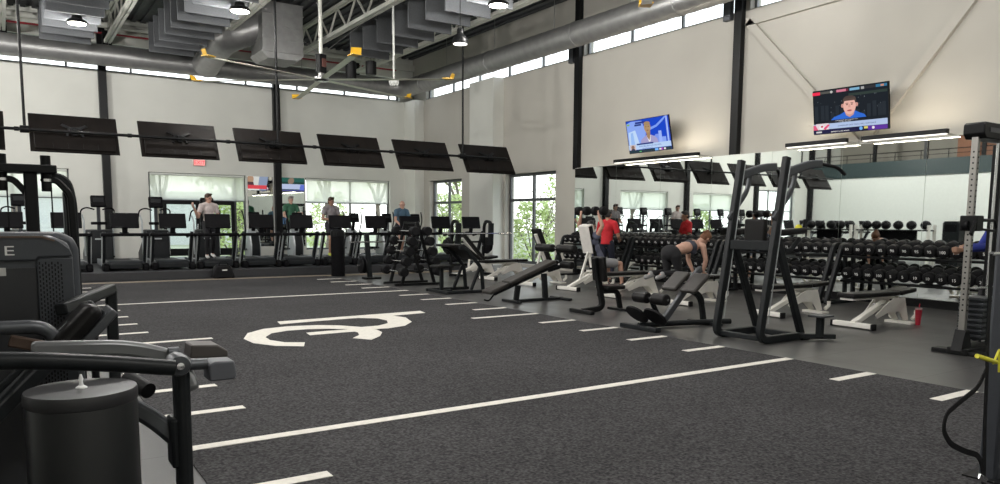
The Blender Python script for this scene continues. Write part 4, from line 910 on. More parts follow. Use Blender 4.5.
plate(9.68,17.25,.80,.17,'smaller weight plate outside the large one on the left horn')
t = thing('lever_stand', 'black weight stand with a slanted post and bar behind the trash can', 'weight rack', (7.6,17.4,0))
MB().bar([(7.6,17.4,.04),(7.52,17.4,1.12)], .12,.08,(0,1,0)).build('post', dgrey_m, t, world=True, bevel=.012)
MB().box(7.45,7.85,17.25,17.55,0,.05).build('foot', black_m, t, world=True, bevel=.012)
MB().tube([(7.05,17.36,.92),(8.0,17.36,.92)], .02, 8).build('cross_bar', chrome, t, world=True)
MB().tube([(7.25,17.4,.34),(7.56,17.4,.34)], .025, 8).build('weight_horn', chrome, t, world=True)
plate(7.36,17.4,.34,.19,'round weight plate low on the slanted stand behind the trash can')
plate(7.45,17.4,.34,.19,'inner weight plate low on the slanted stand behind the trash can')

# ---- dumbbell racks with dumbbells
NUM = [5,10,15,20,25,30,35,40,45,50,55,60,65,70,75,80,85,90,95,100]
def make_dumbbell(nr, rad=.103):
    t = thing('dumbbell', 'x', 'dumbbell', (0,0,0), 0, 'dumbbells on the racks by the mirror')
    for x in (-.135,.135):
        h = MB().lathe([(rad*.72,-.062),(rad*.93,-.052),(rad,-.03),(rad,.03),(rad*.93,.052),(rad*.72,.062)], (x,0,0), 16, axis=(1,0,0)).build('head', rubber, t)
        if x < 0: text_obj('weight_number', str(nr), .07, num_w, h, (x-.0635,0,0), (R(90),0,R(-90)), .001)
    MB().tube([(-.08,0,0),(.08,0,0)], .017, 8).build('handle', chrome, t)
    return t
rack_names = ['the dumbbell rack behind the man in red','the dumbbell rack behind the kneeling woman','the dumbbell rack behind the knee raise tower','the dumbbell rack beside the cable machine','the dumbbell rack mostly beyond the right frame edge']
racks = [(13.55,16.2),(10.85,13.45),(8.15,10.75),(5.45,8.05),(2.75,5.35)]
protos = {}; tilt = R(14)
for ri, (ya, yb) in enumerate(racks):
    t = thing('dumbbell_rack', 'black two-tier rack, '+rack_names[ri].replace('the dumbbell rack ','full of dumbbells, '), 'weight rack', (12.9,(ya+yb)/2,0), 0, 'dumbbell racks along the mirror')
    for y in (ya+.03, yb-.03):
        MB().bar(fillet([(12.36,y,.03),(12.76,y,1.06),(13.18,y,1.06)],.08), .09,.07,(0,1,0)).build('slanted_post', dgrey_m, t, world=True, bevel=.008)
        MB().bar([(13.18,y,.03),(13.12,y,1.02)], .07,.06,(0,1,0)).build('rear_post', dgrey_m, t, world=True, bevel=.008)
        MB().box(12.33,13.24,y-.035,y+.035,0,.05).build('floor_foot', dgrey_m, t, world=True, bevel=.008)
    for z in (.90,.46):
        for dx, dz in ((-.14,-.035),(.16,.04)):
            MB().bar([(12.88+dx,ya+.05,z+dz),(12.88+dx,yb-.05,z+dz)], .06,.03,(-sin(tilt),0,cos(tilt))).build('shelf_rail', black_m, t, world=True)
    for ti, z in enumerate((.90,.46)):
        n_ = 12
        for k in range(n_):
            y = yb-.16-(yb-ya-.32)*k/(n_-1)
            nr = NUM[min(19, (4-ri)*3+ (11-k)//2 + (6 if ti else 0))] if False else NUM[(ri*4+k//2+ti*3+3) % 20]
            if nr not in protos: protos[nr] = p = make_dumbbell(nr); d = p
            else: d = dup(protos[nr], (0,0,0))
            d.location = (12.89, y, z+.035+.104); d.rotation_euler = (0,-tilt,0)
            tier = ('upper','lower')[ti]
            d['label'] = '%s dumbbell from the left, %s tier of %s' % (ORD[k], tier, rack_names[ri].replace('the dumbbell rack ','rack '))
# ---- medicine ball racks across the hall, seen in the mirror
XB = -.6
def ym(px): return atx(px, 224, 2*XM-XB).y
for gi, (pa, pb, balls) in enumerate(((806,854,[811.4,820.7,831,840.7,850.2]),(859,932,[867,876.4,886,898.3,911.6,926]))):
    ya, yb = ym(pb), ym(pa); lab = ('far','near')[gi]
    t = thing('ball_rack', 'white-posted rack holding medicine balls, %s one of two, seen in the mirror' % lab, 'ball rack', (XB,(ya+yb)/2,0), 0, 'medicine ball racks')
    for y in (ya,yb):
        MB().box(XB-.25,XB-.17,y-.05,y+.05,0,1.42).build('post', white_f, t, world=True, bevel=.008); MB().box(XB+.15,XB+.23,y-.05,y+.05,0,1.42).build('post', white_f, t, world=True, bevel=.008)
    MB().box(XB-.25,XB+.23,ya,yb,1.20,1.25).build('shelf', black_m, t, world=True, bevel=.006); MB().box(XB-.25,XB+.23,ya,yb,.3,.34).build('shelf', black_m, t, world=True, bevel=.006)
    MB().box(XB-.02,XB+.02,ya+.5,ya+(yb-ya)*.75,.34,1.2).build('back_panel', blk_pl, t, world=True)
    for k, px in enumerate(balls):
        o = MB().ball((0,0,0), (.175,.175,.165), 20, 12).build('medicine_ball', rubber); o.location = (XB, ym(px), 1.255+.16)
        tag(o, '%s black medicine ball from the left on the %s rack, seen in the mirror' % (ORD[k], lab), 'medicine ball', 'medicine balls seen in the mirror')
t = thing('weight_machine', 'black shrouded weight machine across the hall, reflected left of the cable machine', 'weight machine', (-.6,13.15,0))
MB().prism([(-.28,0),(-.28,1.5),(-.22,1.56),(.22,1.56),(.28,1.5),(.28,0)], 'x', -.25,.25).build('shroud', dgrey_m, t, bevel=.02)
MB().box(.25,.256,-.2,.2,1.2,1.45).build('instruction_panel', blk_pl, t)
MB().box(-.3,-.26,-.45,.45,0,1.6).build('frame_post', white_f, t)
# yellow foam ball resting at the rack end
o = MB().ball((0,0,0), .045, 16, 10).build('foam_ball', yel2); o.location = (8.16,5.72,1.395)
tag(o, 'small yellow ball on the end of the knee raise tower\'s near arm pad', 'ball')

# ---- trash can, bottle, bag
t = thing('trash_can', 'tall black cylindrical trash can at the far right corner of the turf', 'trash can', (7.28,18.7,0))
MB().lathe([(.17,0),(.178,.02),(.178,1.02),(.17,1.03)], (0,0,0), 28).build('body', blk_pl, t)
MB().lathe([(.182,1.03),(.185,1.06),(.18,1.17),(.15,1.2),(.02,1.205)], (0,0,0), 28).build('lid', black_m, t)
MB().box(-.09,.09,-.192,-.15,1.05,1.14).build('lid_opening', rubber, t)
t = thing('water_bottle', 'red tumbler with lid and straw on the floor beside the nearest white bench', 'bottle', (11.0,5.67,0))
MB().lathe([(.030,0),(.034,.01),(.045,.19),(.047,.225)], (0,0,0), 20).build('body', mat('red_bottle', (.55,.02,.05), .3, .1, coat=.5), t)
MB().lathe([(.049,.225),(.049,.245),(.02,.25)], (0,0,0), 20).build('lid', mat('clear_pink_lid', (.7,.45,.45), .2), t)
MB().tube([(.01,0,.245),(.018,0,.31)], .006, 6).build('straw', mat('red_bottle', (.55,.02,.05)), t)
t = thing('gym_bag', 'black bag leaning against the platform edge below the treadmills', 'bag', (4.5,19.26,0))
MB().prism([(-.26,0),(-.24,.22),(-.16,.34),(.14,.34),(.22,.22),(.28,0)], 'y', -.13,.13).build('body', rubber, t, bevel=.05, seg=3)
MB().tube(fillet([(-.12,-.1,.30),(-.08,-.13,.42),(.08,-.13,.42),(.12,-.1,.30)],.05), .012, 6).build('carry_strap', blk_pl, t)
MB().box(-.04,.08,-.136,-.13,.2,.225).build('logo_patch', num_w, t)

# ---- cable machine at the right
t = thing('cable_machine', 'tall black cable machine with a perforated steel column at the right edge', 'weight machine', (9.5,4.1,0))
MB().box(8.89,8.95,4.07,4.14,.03,2.40).build('perforated_column', mat('brushed_steel', (.30,.29,.27), .35, .7), t, world=True, bevel=.006)
hb = MB()
for k in range(30): z = .5+k*.06; hb.lathe([(.010,0),(.010,.003)], (8.889,4.105,z), 8, axis=(-1,0,0)).lathe([(.010,0),(.010,.003)], (8.92,4.069,z), 8, axis=(0,-1,0))
hb.build('adjustment_holes', rubber, t, world=True)
MB().prism([(8.92,2.38),(8.86,2.43),(8.86,2.53),(8.89,2.555),(11.6,2.555),(11.6,2.38)], 'y', 4.0,4.22).build('head_beam', black_m, t, world=True, bevel=.012)
MB().box(8.98,9.6,3.995,4.002,2.45,2.5).build('beam_grille', mgrey_m, t, world=True)
for x in (9.46,9.72,10.0): MB().tube([(x,4.12,.1),(x,4.12,2.37)], .016, 10).build('guide_rod', chrome, t, world=True)
MB().box(9.52,9.66,4.10,4.2,.0,2.36).build('rear_post', black_m, t, world=True, bevel=.008)
for k in range(16): MB().box(9.08,9.42,3.98,4.24,.16+k*.03,.186+k*.03).build('weight_plate', mgrey_m if k % 2 else dgrey_m, t, world=True, bevel=.004)
MB().box(8.84,10.3,4.0,4.22,0,.08).box(8.86,9.02,3.85,4.4,0,.05).build('base', black_m, t, world=True, bevel=.01)
MB().prism([(8.83,.05),(8.80,.05),(8.88,.28),(8.96,.28),(9.05,.05)], 'y', 4.05,4.16).build('base_gusset', black_m, t, world=True)
MB().box(8.84,9.0,4.0,4.18,1.38,1.55).build('carriage', black_m, t, world=True, bevel=.012)
MB().cone((8.85,4.08,1.44),(8.85,4.14,1.44), .055,.055, 18).build('pulley', blk_pl, t, world=True)
MB().bar([(8.87,4.02,1.50),(8.77,4.02,1.34)], .05,.03,(0,1,0)).build('pulley_arm', black_m, t, world=True, bevel=.006)
MB().tube(fillet([(9.06,4.05,1.5),(9.36,4.05,1.5),(9.40,4.05,1.42)],.05), .018, 8).tube([(9.06,4.05,1.4),(9.38,4.05,1.38)], .014, 8).build('carriage_handle', black_m, t, world=True)
MB().tube([(8.85,4.12,1.40),(9.80,4.56,1.23)], .005, 5).build('cable', rubber, t, world=True)
MB().tube([(8.97,4.02,.75),(9.46,4.02,.75)], .014, 8).build('cross_rod', chrome, t, world=True)
MB().tube([(9.84,4.52,1.20),(9.84,4.64,1.22)], .016, 8).bar([(9.84,4.52,1.21),(9.79,4.56,1.23),(9.84,4.64,1.22)], .004,.03).build('handle_grip', rubber, t, world=True)
# ================================================================== people
skinA = mat('skin_light', (.60,.36,.27), .55, var=.05, scale=20); skinB = mat('skin_tan', (.42,.24,.16), .55, var=.05, scale=20); skinC = mat('skin_warm', (.52,.30,.22), .55, var=.05, scale=20)
def cloth(n, c): return mat(n, c, .85, 0, var=.12, scale=9, bump=.15, bscale=40)
def remesh(o, vox, sm=4):
    r = o.modifiers.new('remesh', 'REMESH'); r.mode = 'VOXEL'; r.voxel_size = vox; r.use_smooth_shade = True
    s = o.modifiers.new('smooth', 'SMOOTH'); s.factor = .5; s.iterations = sm
def lerp(a, b, t): return a+(b-a)*t
def person(label, base, J, skin, shirt=None, pants=None, hair=None, look=None, hairlong=0, female=False, shoe=None, sleeve=.62, pant_to=1.0, scale=1.0, curl=(1.2,1.2), bald=False, bra=None, socks=None):
    """J: joints in world metres: head, neck, chest, pelvis, shL.. etc.; look = facing direction"""
    t = thing('person', label, 'person', base); J = {k: V(v) for k, v in J.items()}; s = scale
    look = V(look).normalized(); hd = J['head']; upd = (hd-J['neck']).normalized(); sd = look.cross(upd).normalized(); look = upd.cross(sd).normalized()
    fr = Matrix((sd, look, upd)).transposed().to_3x3()
    def H(x, y, z): return hd+fr @ V((x, y, z))*s
    b = MB()
    b.ball(H(0,-.005,.015), (.074*s,.092*s,.098*s), 20, 12, rot=fr.to_4x4()); b.ball(H(0,.022,-.055), (.055*s,.062*s,.062*s), 16, 10, rot=fr.to_4x4())
    b.cap(H(0,.088,.01), H(0,.108,-.022), .011*s, .016*s, 10); b.ball(H(0,.085,-.098), (.02*s,.016*s,.015*s), 10, 6)
    b.ball(H(0,.083,-.058), (.024*s,.012*s,.009*s), 10, 6, rot=fr.to_4x4())
    for q in (-1,1): b.ball(H(q*.076,-.005,-.005), (.012*s,.022*s,.033*s), 10, 6, rot=fr.to_4x4()); b.ball(H(q*.034,.078,.032), (.024*s,.012*s,.008*s), 10, 6, rot=fr.to_4x4())
    b.cap(H(0,-.02,-.06), J['neck'], .056*s, .062*s)
    fwd = V(J.get('front', look)); fwd = fwd.normalized()
    wS = (J['shR']-J['shL']).length; ax = (J['shR']-J['shL']).normalized(); pv, ch = J['pelvis'], J['chest']
    spine = (ch-pv).normalized(); q3 = Matrix((ax, spine.cross(ax).normalized(), spine)).transposed().to_4x4()
    def torso(mb, g, lo=0.0, full=True):
        wst = lerp(pv, ch, .48)
        mb.ball(lerp(ch, (J['shL']+J['shR'])/2, .35), ((wS*.355)+g, .115*s+g, .15*s+g), 22, 12, rot=q3)
        mb.ball(lerp(pv, ch, .75), (.134*s*(.95 if female else 1)+g, .108*s+g, .16*s+g), 22, 12, rot=q3)
        mb.ball(wst, (.120*s*(.9 if female else 1)+g, .098*s+g, .15*s+g), 22, 12, rot=q3)
        if full: mb.ball(pv, (.160*s*(1.04 if female else 1)+g, .118*s+g, .13*s+g), 22, 12, rot=q3)
        for k in ('L','R'): mb.cap(lerp(J['neck'], J['sh'+k], .25), J['sh'+k], .062*s+g, .058*s+g)
        if female:
            for k in (-1,1): mb.ball(ch+ax*k*.07+q3.to_3x3() @ V((0,1,0))*0+fwd_t*.09, (.06+g*.5,.05+g*.5,.055+g*.5), 14, 8)
    fwd_t = (ax.cross(spine)).normalized()
    if fwd_t.dot(fwd) < 0: fwd_t = -fwd_t
    torso(b, 0)
    for k in ('L','R'):
        sh, elb, wr = J['sh'+k], J['el'+k], J['wr'+k]
        b.cap(sh, lerp(sh,elb,.5), .056*s, .048*s); b.cap(lerp(sh,elb,.5), elb, .048*s, .040*s); b.cap(elb, lerp(elb,wr,.35), .041*s, .042*s); b.cap(lerp(elb,wr,.35), wr, .042*s, .027*s)
        # hand
        hdv = V(J['hd'+k]).normalized() if 'hd'+k in J else (wr-elb).normalized()
        pn = V(J['pn'+k]).normalized() if 'pn'+k in J else hdv.orthogonal().normalized()   # palm normal
        pn = (pn-hdv*pn.dot(hdv)).normalized(); sid = hdv.cross(pn).normalized()
        pc = wr+hdv*.045*s; kn = wr+hdv*.088*s
        for f_ in (-.026,-.009,.009,.026): b.cap(wr+sid*f_*.6*s, kn+sid*f_*s, .015*s, .012*s, 8)
        cu = J.get('curl'+k, None); cu = float(cu[0]) if cu is not None else .35
        for fi, (off, ln) in enumerate(((-.030,.062),(-.010,.074),(.010,.08),(.030,.07))):
            p = kn+sid*off*s; a = 0; ln *= s
            for seg, (fr_, r0) in enumerate(((.42,.0095),(.32,.0088),(.26,.008))):
                a += cu*(.9+.1*fi); dv = hdv*cos(a)+pn*sin(a); q = p+dv*ln*fr_; b.cap(p, q, r0*s, r0*.93*s, 8); p = q
        tb = wr+hdv*.03*s+sid*.028*s; t1 = tb+(hdv*.6+sid*.55+pn*.45).normalized()*.036*s; t2 = t1+(hdv*.75+pn*.6*max(.3,cu)).normalized()*.03*s
        b.cap(tb, t1, .013*s, .0105*s, 8); b.cap(t1, t2, .0105*s, .009*s, 8)
        hp, kn_, an = J['hip'+k], J['kn'+k], J['an'+k]
        b.cap(hp, lerp(hp,kn_,.4), .092*s, .078*s); b.cap(lerp(hp,kn_,.4), kn_, .078*s, .055*s); b.cap(kn_, lerp(kn_,an,.3), .055*s, .056*s); b.cap(lerp(kn_,an,.3), an, .056*s, .036*s)
        tv = V(J['toe'+k])-an; b.cap(an-tv.normalized()*.03*s+V((0,0,-.02)), V(J['toe'+k]), .034*s, .028*s)
    o = b.build('body', skin, t, world=True); remesh(o, .0085)
    ey = MB()
    for q in (-1,1): ey.ball(H(q*.032,.083,.012), .012*s, 10, 6)
    ey.build('eyes', mat('eye_dark', (.03,.02,.018), .2, var=0), t, world=True)
    MB().ball(H(0,.094,-.058), (.022*s,.006*s,.004*s), 10, 6, rot=fr.to_4x4()).build('lips', mat('lips', (.38,.14,.12), .5, var=0), t, world=True)
    if hair and not bald:
        h = MB(); h.ball(H(0,-.018,.04), (.083*s,.098*s,.092*s), 20, 12, rot=fr.to_4x4()); h.ball(H(0,-.04,-.01), (.079*s,.072*s,.085*s), 16, 10, rot=fr.to_4x4())
        if hairlong: h.ball(H(0,-.085,.085), (.045*s,.045*s,.045*s), 14, 8); h.cap(H(0,-.1,.07), H(0,-.13,.02), .03*s,.02*s)
        else: h.cap(H(-.04,.055,.105), H(.04,.05,.108), .026*s,.03*s)
        ho = h.build('hair', hair, t, world=True); remesh(ho, .009, 2)
    if bald:
        h = MB()
        for q in (-1,1): h.cap(H(q*.074,-.03,-.01), H(q*.05,-.08,-.02), .014*s,.016*s)
        ho = h.build('hair', hair, t, world=True)
    if shirt:
        c = MB(); g = .014
        torso(c, g, full=False); c.cone(lerp(pv,ch,.55), lerp(pv,ch,-.12), .132*s, .155*s, 20)
        for k in ('L','R'):
            sh, elb, wr = J['sh'+k], J['el'+k], J['wr'+k]
            if sleeve <= 1: c.ball(sh, .067*s, 14, 8); c.cone(sh, lerp(sh,elb,sleeve), .069*s, .066*s, 16)
            else: c.cap(sh, elb, .066*s, .052*s); c.cap(elb, lerp(elb,wr,.4), .052*s, .05*s); c.cone(lerp(elb,wr,.4), lerp(elb,wr,.92), .05*s, .036*s, 16)
        c.cone(J['neck']-V((0,0,.05)), J['neck']+(hd-J['neck'])*.12, .09*s, .072*s, 16)
        o = c.build('shirt', shirt, t, world=True); remesh(o, .010, 3)
    if bra:
        c = MB(); c.ball(ch+fwd_t*.005, (.158,.122,.085), 22, 12, rot=q3)
        for k in (-1,1): c.ball(ch+ax*k*.07+fwd_t*.09, (.068,.058,.063), 14, 8)
        for k in ('L','R'): c.cap(lerp(ch, J['sh'+k], .35)-fwd_t*.08, lerp(J['neck'], J['sh'+k], .5), .02, .022)
        o = c.build('sports_top', bra, t, world=True); remesh(o, .009, 2)
    if pants:
        c = MB(); c.ball(pv, ((.185 if female else .172)*s,(.145 if female else .132)*s,(.14 if female else .125)*s), 22, 12, rot=q3)
        for k in ('L','R'):
            hp, kn_, an = J['hip'+k], J['kn'+k], J['an'+k]; g = .010 if pant_to >= 1 else .022
            if pant_to >= 1:
                c.cap(hp, lerp(hp,kn_,.4), (.112 if female else .100)*s, .088*s); c.cap(lerp(hp,kn_,.4), kn_, .086*s, .062*s); c.cap(kn_, lerp(kn_,an,.3), .062*s,.062*s); c.cone(lerp(kn_,an,.3), lerp(kn_,an,.96), .062*s,.046*s, 16)
            else: c.ball(hp, .105*s, 16, 10); c.cone(hp, lerp(hp,kn_,pant_to), .108*s, .098*s, 18)
        o = c.build('trousers' if pant_to >= 1 else 'shorts', pants, t, world=True); remesh(o, .010, 3)
    for k in ('L','R'):
        an, toe = J['an'+k], V(J['toe'+k]); tv = (toe-an); tv = tv.normalized()
        c = MB(); c.cap(an-tv*.045+V((0,0,-.045))*1, toe+V((0,0,-.005)), .042*s, .04*s); c.cap(an, an-tv*.02+V((0,0,-.04)), .043*s, .045*s)
        o = c.build('shoe', shoe or mat('white_shoe', (.7,.7,.68), .6), t, world=True); remesh(o, .008, 2)
    return t
def standing(x, y, zf, h, face, lean=0, stride=.12, arms=None):
    """upright figure facing along angle face (radians, 0=+x); returns joints"""
    f = V((cos(face), sin(face), 0)); r = V((sin(face), -cos(face), 0)); s = h/1.75; o = V((x, y, zf)); u = V((0,0,1))
    P = lambda a, b, c: o+f*a*s+r*b*s+u*c*s
    J = dict(head=P(.04+lean,0,1.635), neck=P(.01+lean*.85,0,1.47), chest=P(lean*.6,0,1.25), pelvis=P(0,0,.96),
        shR=P(lean*.8,.185,1.42), shL=P(lean*.8,-.185,1.42), hipR=P(0,.09,.93), hipL=P(0,-.09,.93),
        knR=P(.10+stride,.10,.52), knL=P(.04-stride*.5,-.10,.5), anR=P(stride,.10,.09), anL=P(-stride*1.6,-.10,.12),
        toeR=P(stride+.17,.11,.04), toeL=P(-stride*1.6+.16,-.11,.05))
    A = dict(elR=P(.02+lean*.5,.25,1.12), elL=P(.02+lean*.5,-.25,1.12), wrR=P(.2,.2,.95), wrL=P(.2,-.2,.95))
    if arms:
        for k, v in arms.items(): A[k] = P(*v)
    J.update(A); J['front'] = f; return J
S = -pi/2
w_shoe = mat('white_shoe', (.7,.7,.68), .6); y_shoe = mat('yellow_shoe', (.75,.8,.1), .6); d_shoe = mat('dark_shoe', (.03,.03,.035), .6); g_shoe = mat('grey_shoe', (.3,.3,.3), .6)
brown_h = mat('brown_hair', (.07,.04,.025), .7, var=.2, scale=40); black_h = mat('black_hair', (.012,.010,.010), .6, var=.2, scale=40); grey_h = mat('grey_hair', (.3,.27,.25), .7); aub = mat('auburn_hair', (.16,.065,.03), .6, var=.25, scale=40)
ZT = .42
person('person in a pale t-shirt and black trousers walking on a treadmill, one fist raised', (4.62,21.1,ZT), standing(4.62,21.1,ZT,1.70,S,0,.10,arms=dict(elR=(.1,.30,1.12),wrR=(.22,.42,1.36),elL=(.0,-.26,1.12),wrL=(.25,-.2,1.05))), skinA, shirt=cloth('pale_pink_cotton', (.62,.55,.52)), pants=cloth('black_cloth', (.012,.012,.014)), hair=brown_h, look=(.5,-.8,-.25), shoe=w_shoe)
person('person in a green t-shirt on an elliptical in front of the narrow mirrors', (8.02,24.75,.48), standing(8.02,24.75,.48,1.74,S,0,.12,arms=dict(elR=(.1,.26,1.12),wrR=(.36,.24,1.05),elL=(.1,-.26,1.12),wrL=(.36,-.24,1.2))), skinA, shirt=cloth('green_cotton', (.045,.15,.085)), pants=cloth('black_cloth', (.012,.012,.014)), hair=grey_h, look=(.1,-1,0), shoe=d_shoe)
person('person in a grey t-shirt and dark shorts on a treadmill, looking down at his hands', (7.98,21.0,ZT), standing(7.98,21.0,ZT,1.68,S,0,.13,arms=dict(elR=(.02,.26,1.12),wrR=(.26,.10,1.08),elL=(.05,-.25,1.12),wrL=(.26,-.06,1.10))), skinB, shirt=cloth('grey_cotton', (.27,.25,.25)), pants=cloth('dark_shorts', (.025,.025,.03)), hair=brown_h, look=(.25,-.8,-.45), pant_to=.72, shoe=y_shoe)
person('bald person in a blue t-shirt leaning on a treadmill handrail', (10.2,21.0,ZT), standing(10.2,21.0,ZT,1.62,S,.10,.10,arms=dict(elR=(.2,.28,1.12),wrR=(.44,.22,.98),elL=(.16,-.27,1.12),wrL=(.42,-.2,.98))), skinA, shirt=cloth('slate_blue_cotton', (.09,.17,.24)), pants=cloth('dark_shorts', (.025,.025,.03)), hair=grey_h, look=(.2,-1,-.3), bald=True, pant_to=.7, shoe=d_shoe)
person('person in a red t-shirt standing with their back to us at the dumbbell rack', (12.08,13.66,0), standing(12.08,13.66,0,1.74,R(25),.02,.04,arms=dict(elR=(.05,.27,1.12),wrR=(.30,.20,1.02),elL=(.08,-.27,1.12),wrL=(.30,-.16,1.02))), skinB, shirt=cloth('red_cotton', (.55,.02,.03)), pants=cloth('navy_cloth', (.012,.015,.03)), hair=black_h, look=(1,.35,-.2), shoe=d_shoe, sleeve=.75)
# seated man pressing two dumbbells overhead
bx, by = 10.62, 12.5
J = dict(head=(bx-.02,by,1.36), neck=(bx-.03,by,1.19), chest=(bx+.02,by,.98), pelvis=(bx+.20,by,.62), shR=(bx-.02,by-.20,1.15), shL=(bx-.02,by+.20,1.15),
 elR=(bx-.02,by-.36,1.37), elL=(bx-.06,by+.37,1.36), wrR=(bx-.05,by-.27,1.60), wrL=(bx-.08,by+.28,1.59), hdR=(0,.05,1), hdL=(0,-.05,1), pnR=(1,0,0), pnL=(1,0,0), curlR=(1.35,0,0), curlL=(1.35,0,0),
 hipR=(bx+.24,by-.10,.58), hipL=(bx+.24,by+.10,.58), knR=(bx+.66,by-.20,.55), knL=(bx+.66,by+.20,.55), anR=(bx+.70,by-.22,.10), anL=(bx+.66,by+.22,.10), toeR=(bx+.87,by-.25,.05), toeL=(bx+.83,by+.26,.05), front=(1,0,0))
person('person in a slate tank top and grey shorts seated, pressing dumbbells overhead', (bx+.2,by,0), J, skinC, shirt=cloth('slate_tank', (.13,.14,.20)), pants=cloth('light_grey_shorts', (.28,.28,.29)), hair=black_h, look=(1,-.1,0), sleeve=.18, pant_to=.78, shoe=d_shoe)
for y, lb in ((by-.265,'dumbbell held overhead in the seated man\'s right hand, nearer us'),(by+.275,'dumbbell held overhead in the seated man\'s left hand')):
    t = thing('dumbbell', lb, 'dumbbell', (bx-.03, y, 1.685), R(90))
    for x in (-.13,.13): MB().lathe([(.07,-.06),(.095,-.045),(.1,0),(.095,.045),(.07,.06)], (x,0,0), 18, axis=(1,0,0)).build('head', rubber, t)
    MB().tube([(-.08,0,0),(.08,0,0)], .016, 8).build('handle', chrome, t)
# woman kneeling on the bench, hands on the pad
wx, wy = 9.87, 9.45
J = dict(head=(wx+.82,wy-.04,1.17), neck=(wx+.66,wy,1.06), chest=(wx+.47,wy,1.03), pelvis=(wx-.02,wy,.92), shR=(wx+.62,wy-.17,1.03), shL=(wx+.62,wy+.17,1.03),
 elR=(wx+.66,wy-.21,.78), elL=(wx+.66,wy+.21,.78), wrR=(wx+.70,wy-.12,.56), wrL=(wx+.70,wy+.12,.56), hdR=(1,0,-.4), hdL=(1,0,-.4), pnR=(0,0,-1), pnL=(0,0,-1), curlR=(.1,0,0), curlL=(.1,0,0),
 hipR=(wx,wy-.10,.88), hipL=(wx,wy+.10,.88), knR=(wx+.10,wy-.11,.56), knL=(wx+.02,wy+.11,.56), anR=(wx-.32,wy-.11,.56), anL=(wx-.38,wy+.11,.56), toeR=(wx-.44,wy-.11,.50), toeL=(wx-.5,wy+.11,.50), front=(0,0,-1))
person('person in black leggings and dark sports top kneeling on a white bench', (wx,wy,0), J, skinA, pants=cloth('black_cloth', (.012,.012,.014)), hair=aub, look=(.55,.1,-.75), hairlong=1, female=True, bra=cloth('charcoal_knit', (.045,.05,.07)), shoe=g_shoe)
# man in blue long sleeves at the cable machine
mx, my = 10.42, 4.36
J = standing(mx,my,0,1.78,R(170),.0,.12)
J.update(shR=aty(995,226,4.50), shL=V((10.40,4.16,1.43)), elR=aty(981,247,4.62), wrR=aty(962,248,4.62), elL=V((10.14,4.36,1.19)), wrL=aty(961,250,4.54), hdR=V((-1,-.15,.05)), hdL=V((-1,.15,.05)), pnR=V((0,-1,-.2)), pnL=V((0,1,-.2)), curlR=V((1.0,0,0)), curlL=V((1.0,0,0)))
person('person in a blue long-sleeved top pulling the cable handle, mostly cut by the frame edge', (mx,my,0), J, skinB, shirt=cloth('royal_blue_jersey', (.02,.035,.24)), pants=cloth('black_cloth', (.012,.012,.014)), hair=black_h, look=(-1,0,-.1), sleeve=2, shoe=d_shoe)
# further treadmill user seen only in the mirror is left out of the photo's direct view

# ================================================================== foreground machines at left
sh_m = mat('charcoal_shroud', (.042,.047,.056), .42, 0, var=.04, bump=.05, bscale=200)
sh_d = mat('deep_charcoal_panel', (.018,.019,.022), .45, 0, var=.04)
copper = mat('brown_edge_trim', (.12,.08,.06), .35, .4)
t = thing('leg_machine', 'large charcoal shrouded weight machine cut by the left edge, letter E on its side', 'weight machine', (-.3,3.3,0))
FY = 3.05
MB().prism([(-1.3,0),(-1.3,1.385),(.15,1.385),(.19,1.365),(.204,1.32),(.208,0)], 'y', FY, FY+.36).build('shroud', sh_m, t, world=True, bevel=.012)
MB().prism([(-1.3,1.285),(-1.3,1.372),(.115,1.372),(.16,1.355),(.195,1.325),(.203,1.298),(.10,1.296),(.092,1.285)], 'y', FY-.015, FY).build('upper_fascia', sh_m, t, world=True, bevel=.004)
MB().prism([(-1.3,.05),(-1.3,1.28),(.09,1.28),(.09,.05)], 'y', FY-.010, FY-.001).build('front_panel', sh_d, t, world=True)
MB().prism([(.094,.05),(.094,1.28),(.103,1.292),(.203,1.292),(.206,.05)], 'y', FY-.016, FY-.002).build('perforated_panel', sh_m, t, world=True, bevel=.003)
hl = MB()
for i in range(8):
    for k in range(44):
        z = 1.275-k*.0155-(i%2)*.0078; x = .1015+i*.0092; hl.box(x-.0022,x+.0022,FY-.0175,FY-.0158,z-.0048,z+.0048)
o = hl.build('perforations', rubber, t, world=True); o['kind'] = 'stuff'
MB().bar([(-1.3,FY-.018,1.366),(.112,FY-.018,1.366),(.15,FY-.018,1.352)], .006,.008,(0,1,0)).build('edge_trim', copper, t, world=True)
text_obj('shroud_letter', 'E', .046, num_w, t, (.3+.016, FY-.017-3.3, 1.318), (R(90),0,0), .001, 1.5)
MB().box(-.06,.004,FY-.012,FY-.0095,1.235,1.262).build('small_label', mat('pale_label', (.5,.5,.48), .5), t, world=True)
MB().prism([(-1.3,0),(-1.3,1.395),(.19,1.395),(.235,1.375),(.252,1.33),(.255,0)], 'y', FY+.38, FY+.62).build('rear_shroud', sh_m, t, world=True, bevel=.02)
for ch in t.children:
    if ch.name.split('.')[0] in ('upper_fascia','perforated_panel','perforations','shroud_letter','small_label','edge_trim'): ch.location.z += .02
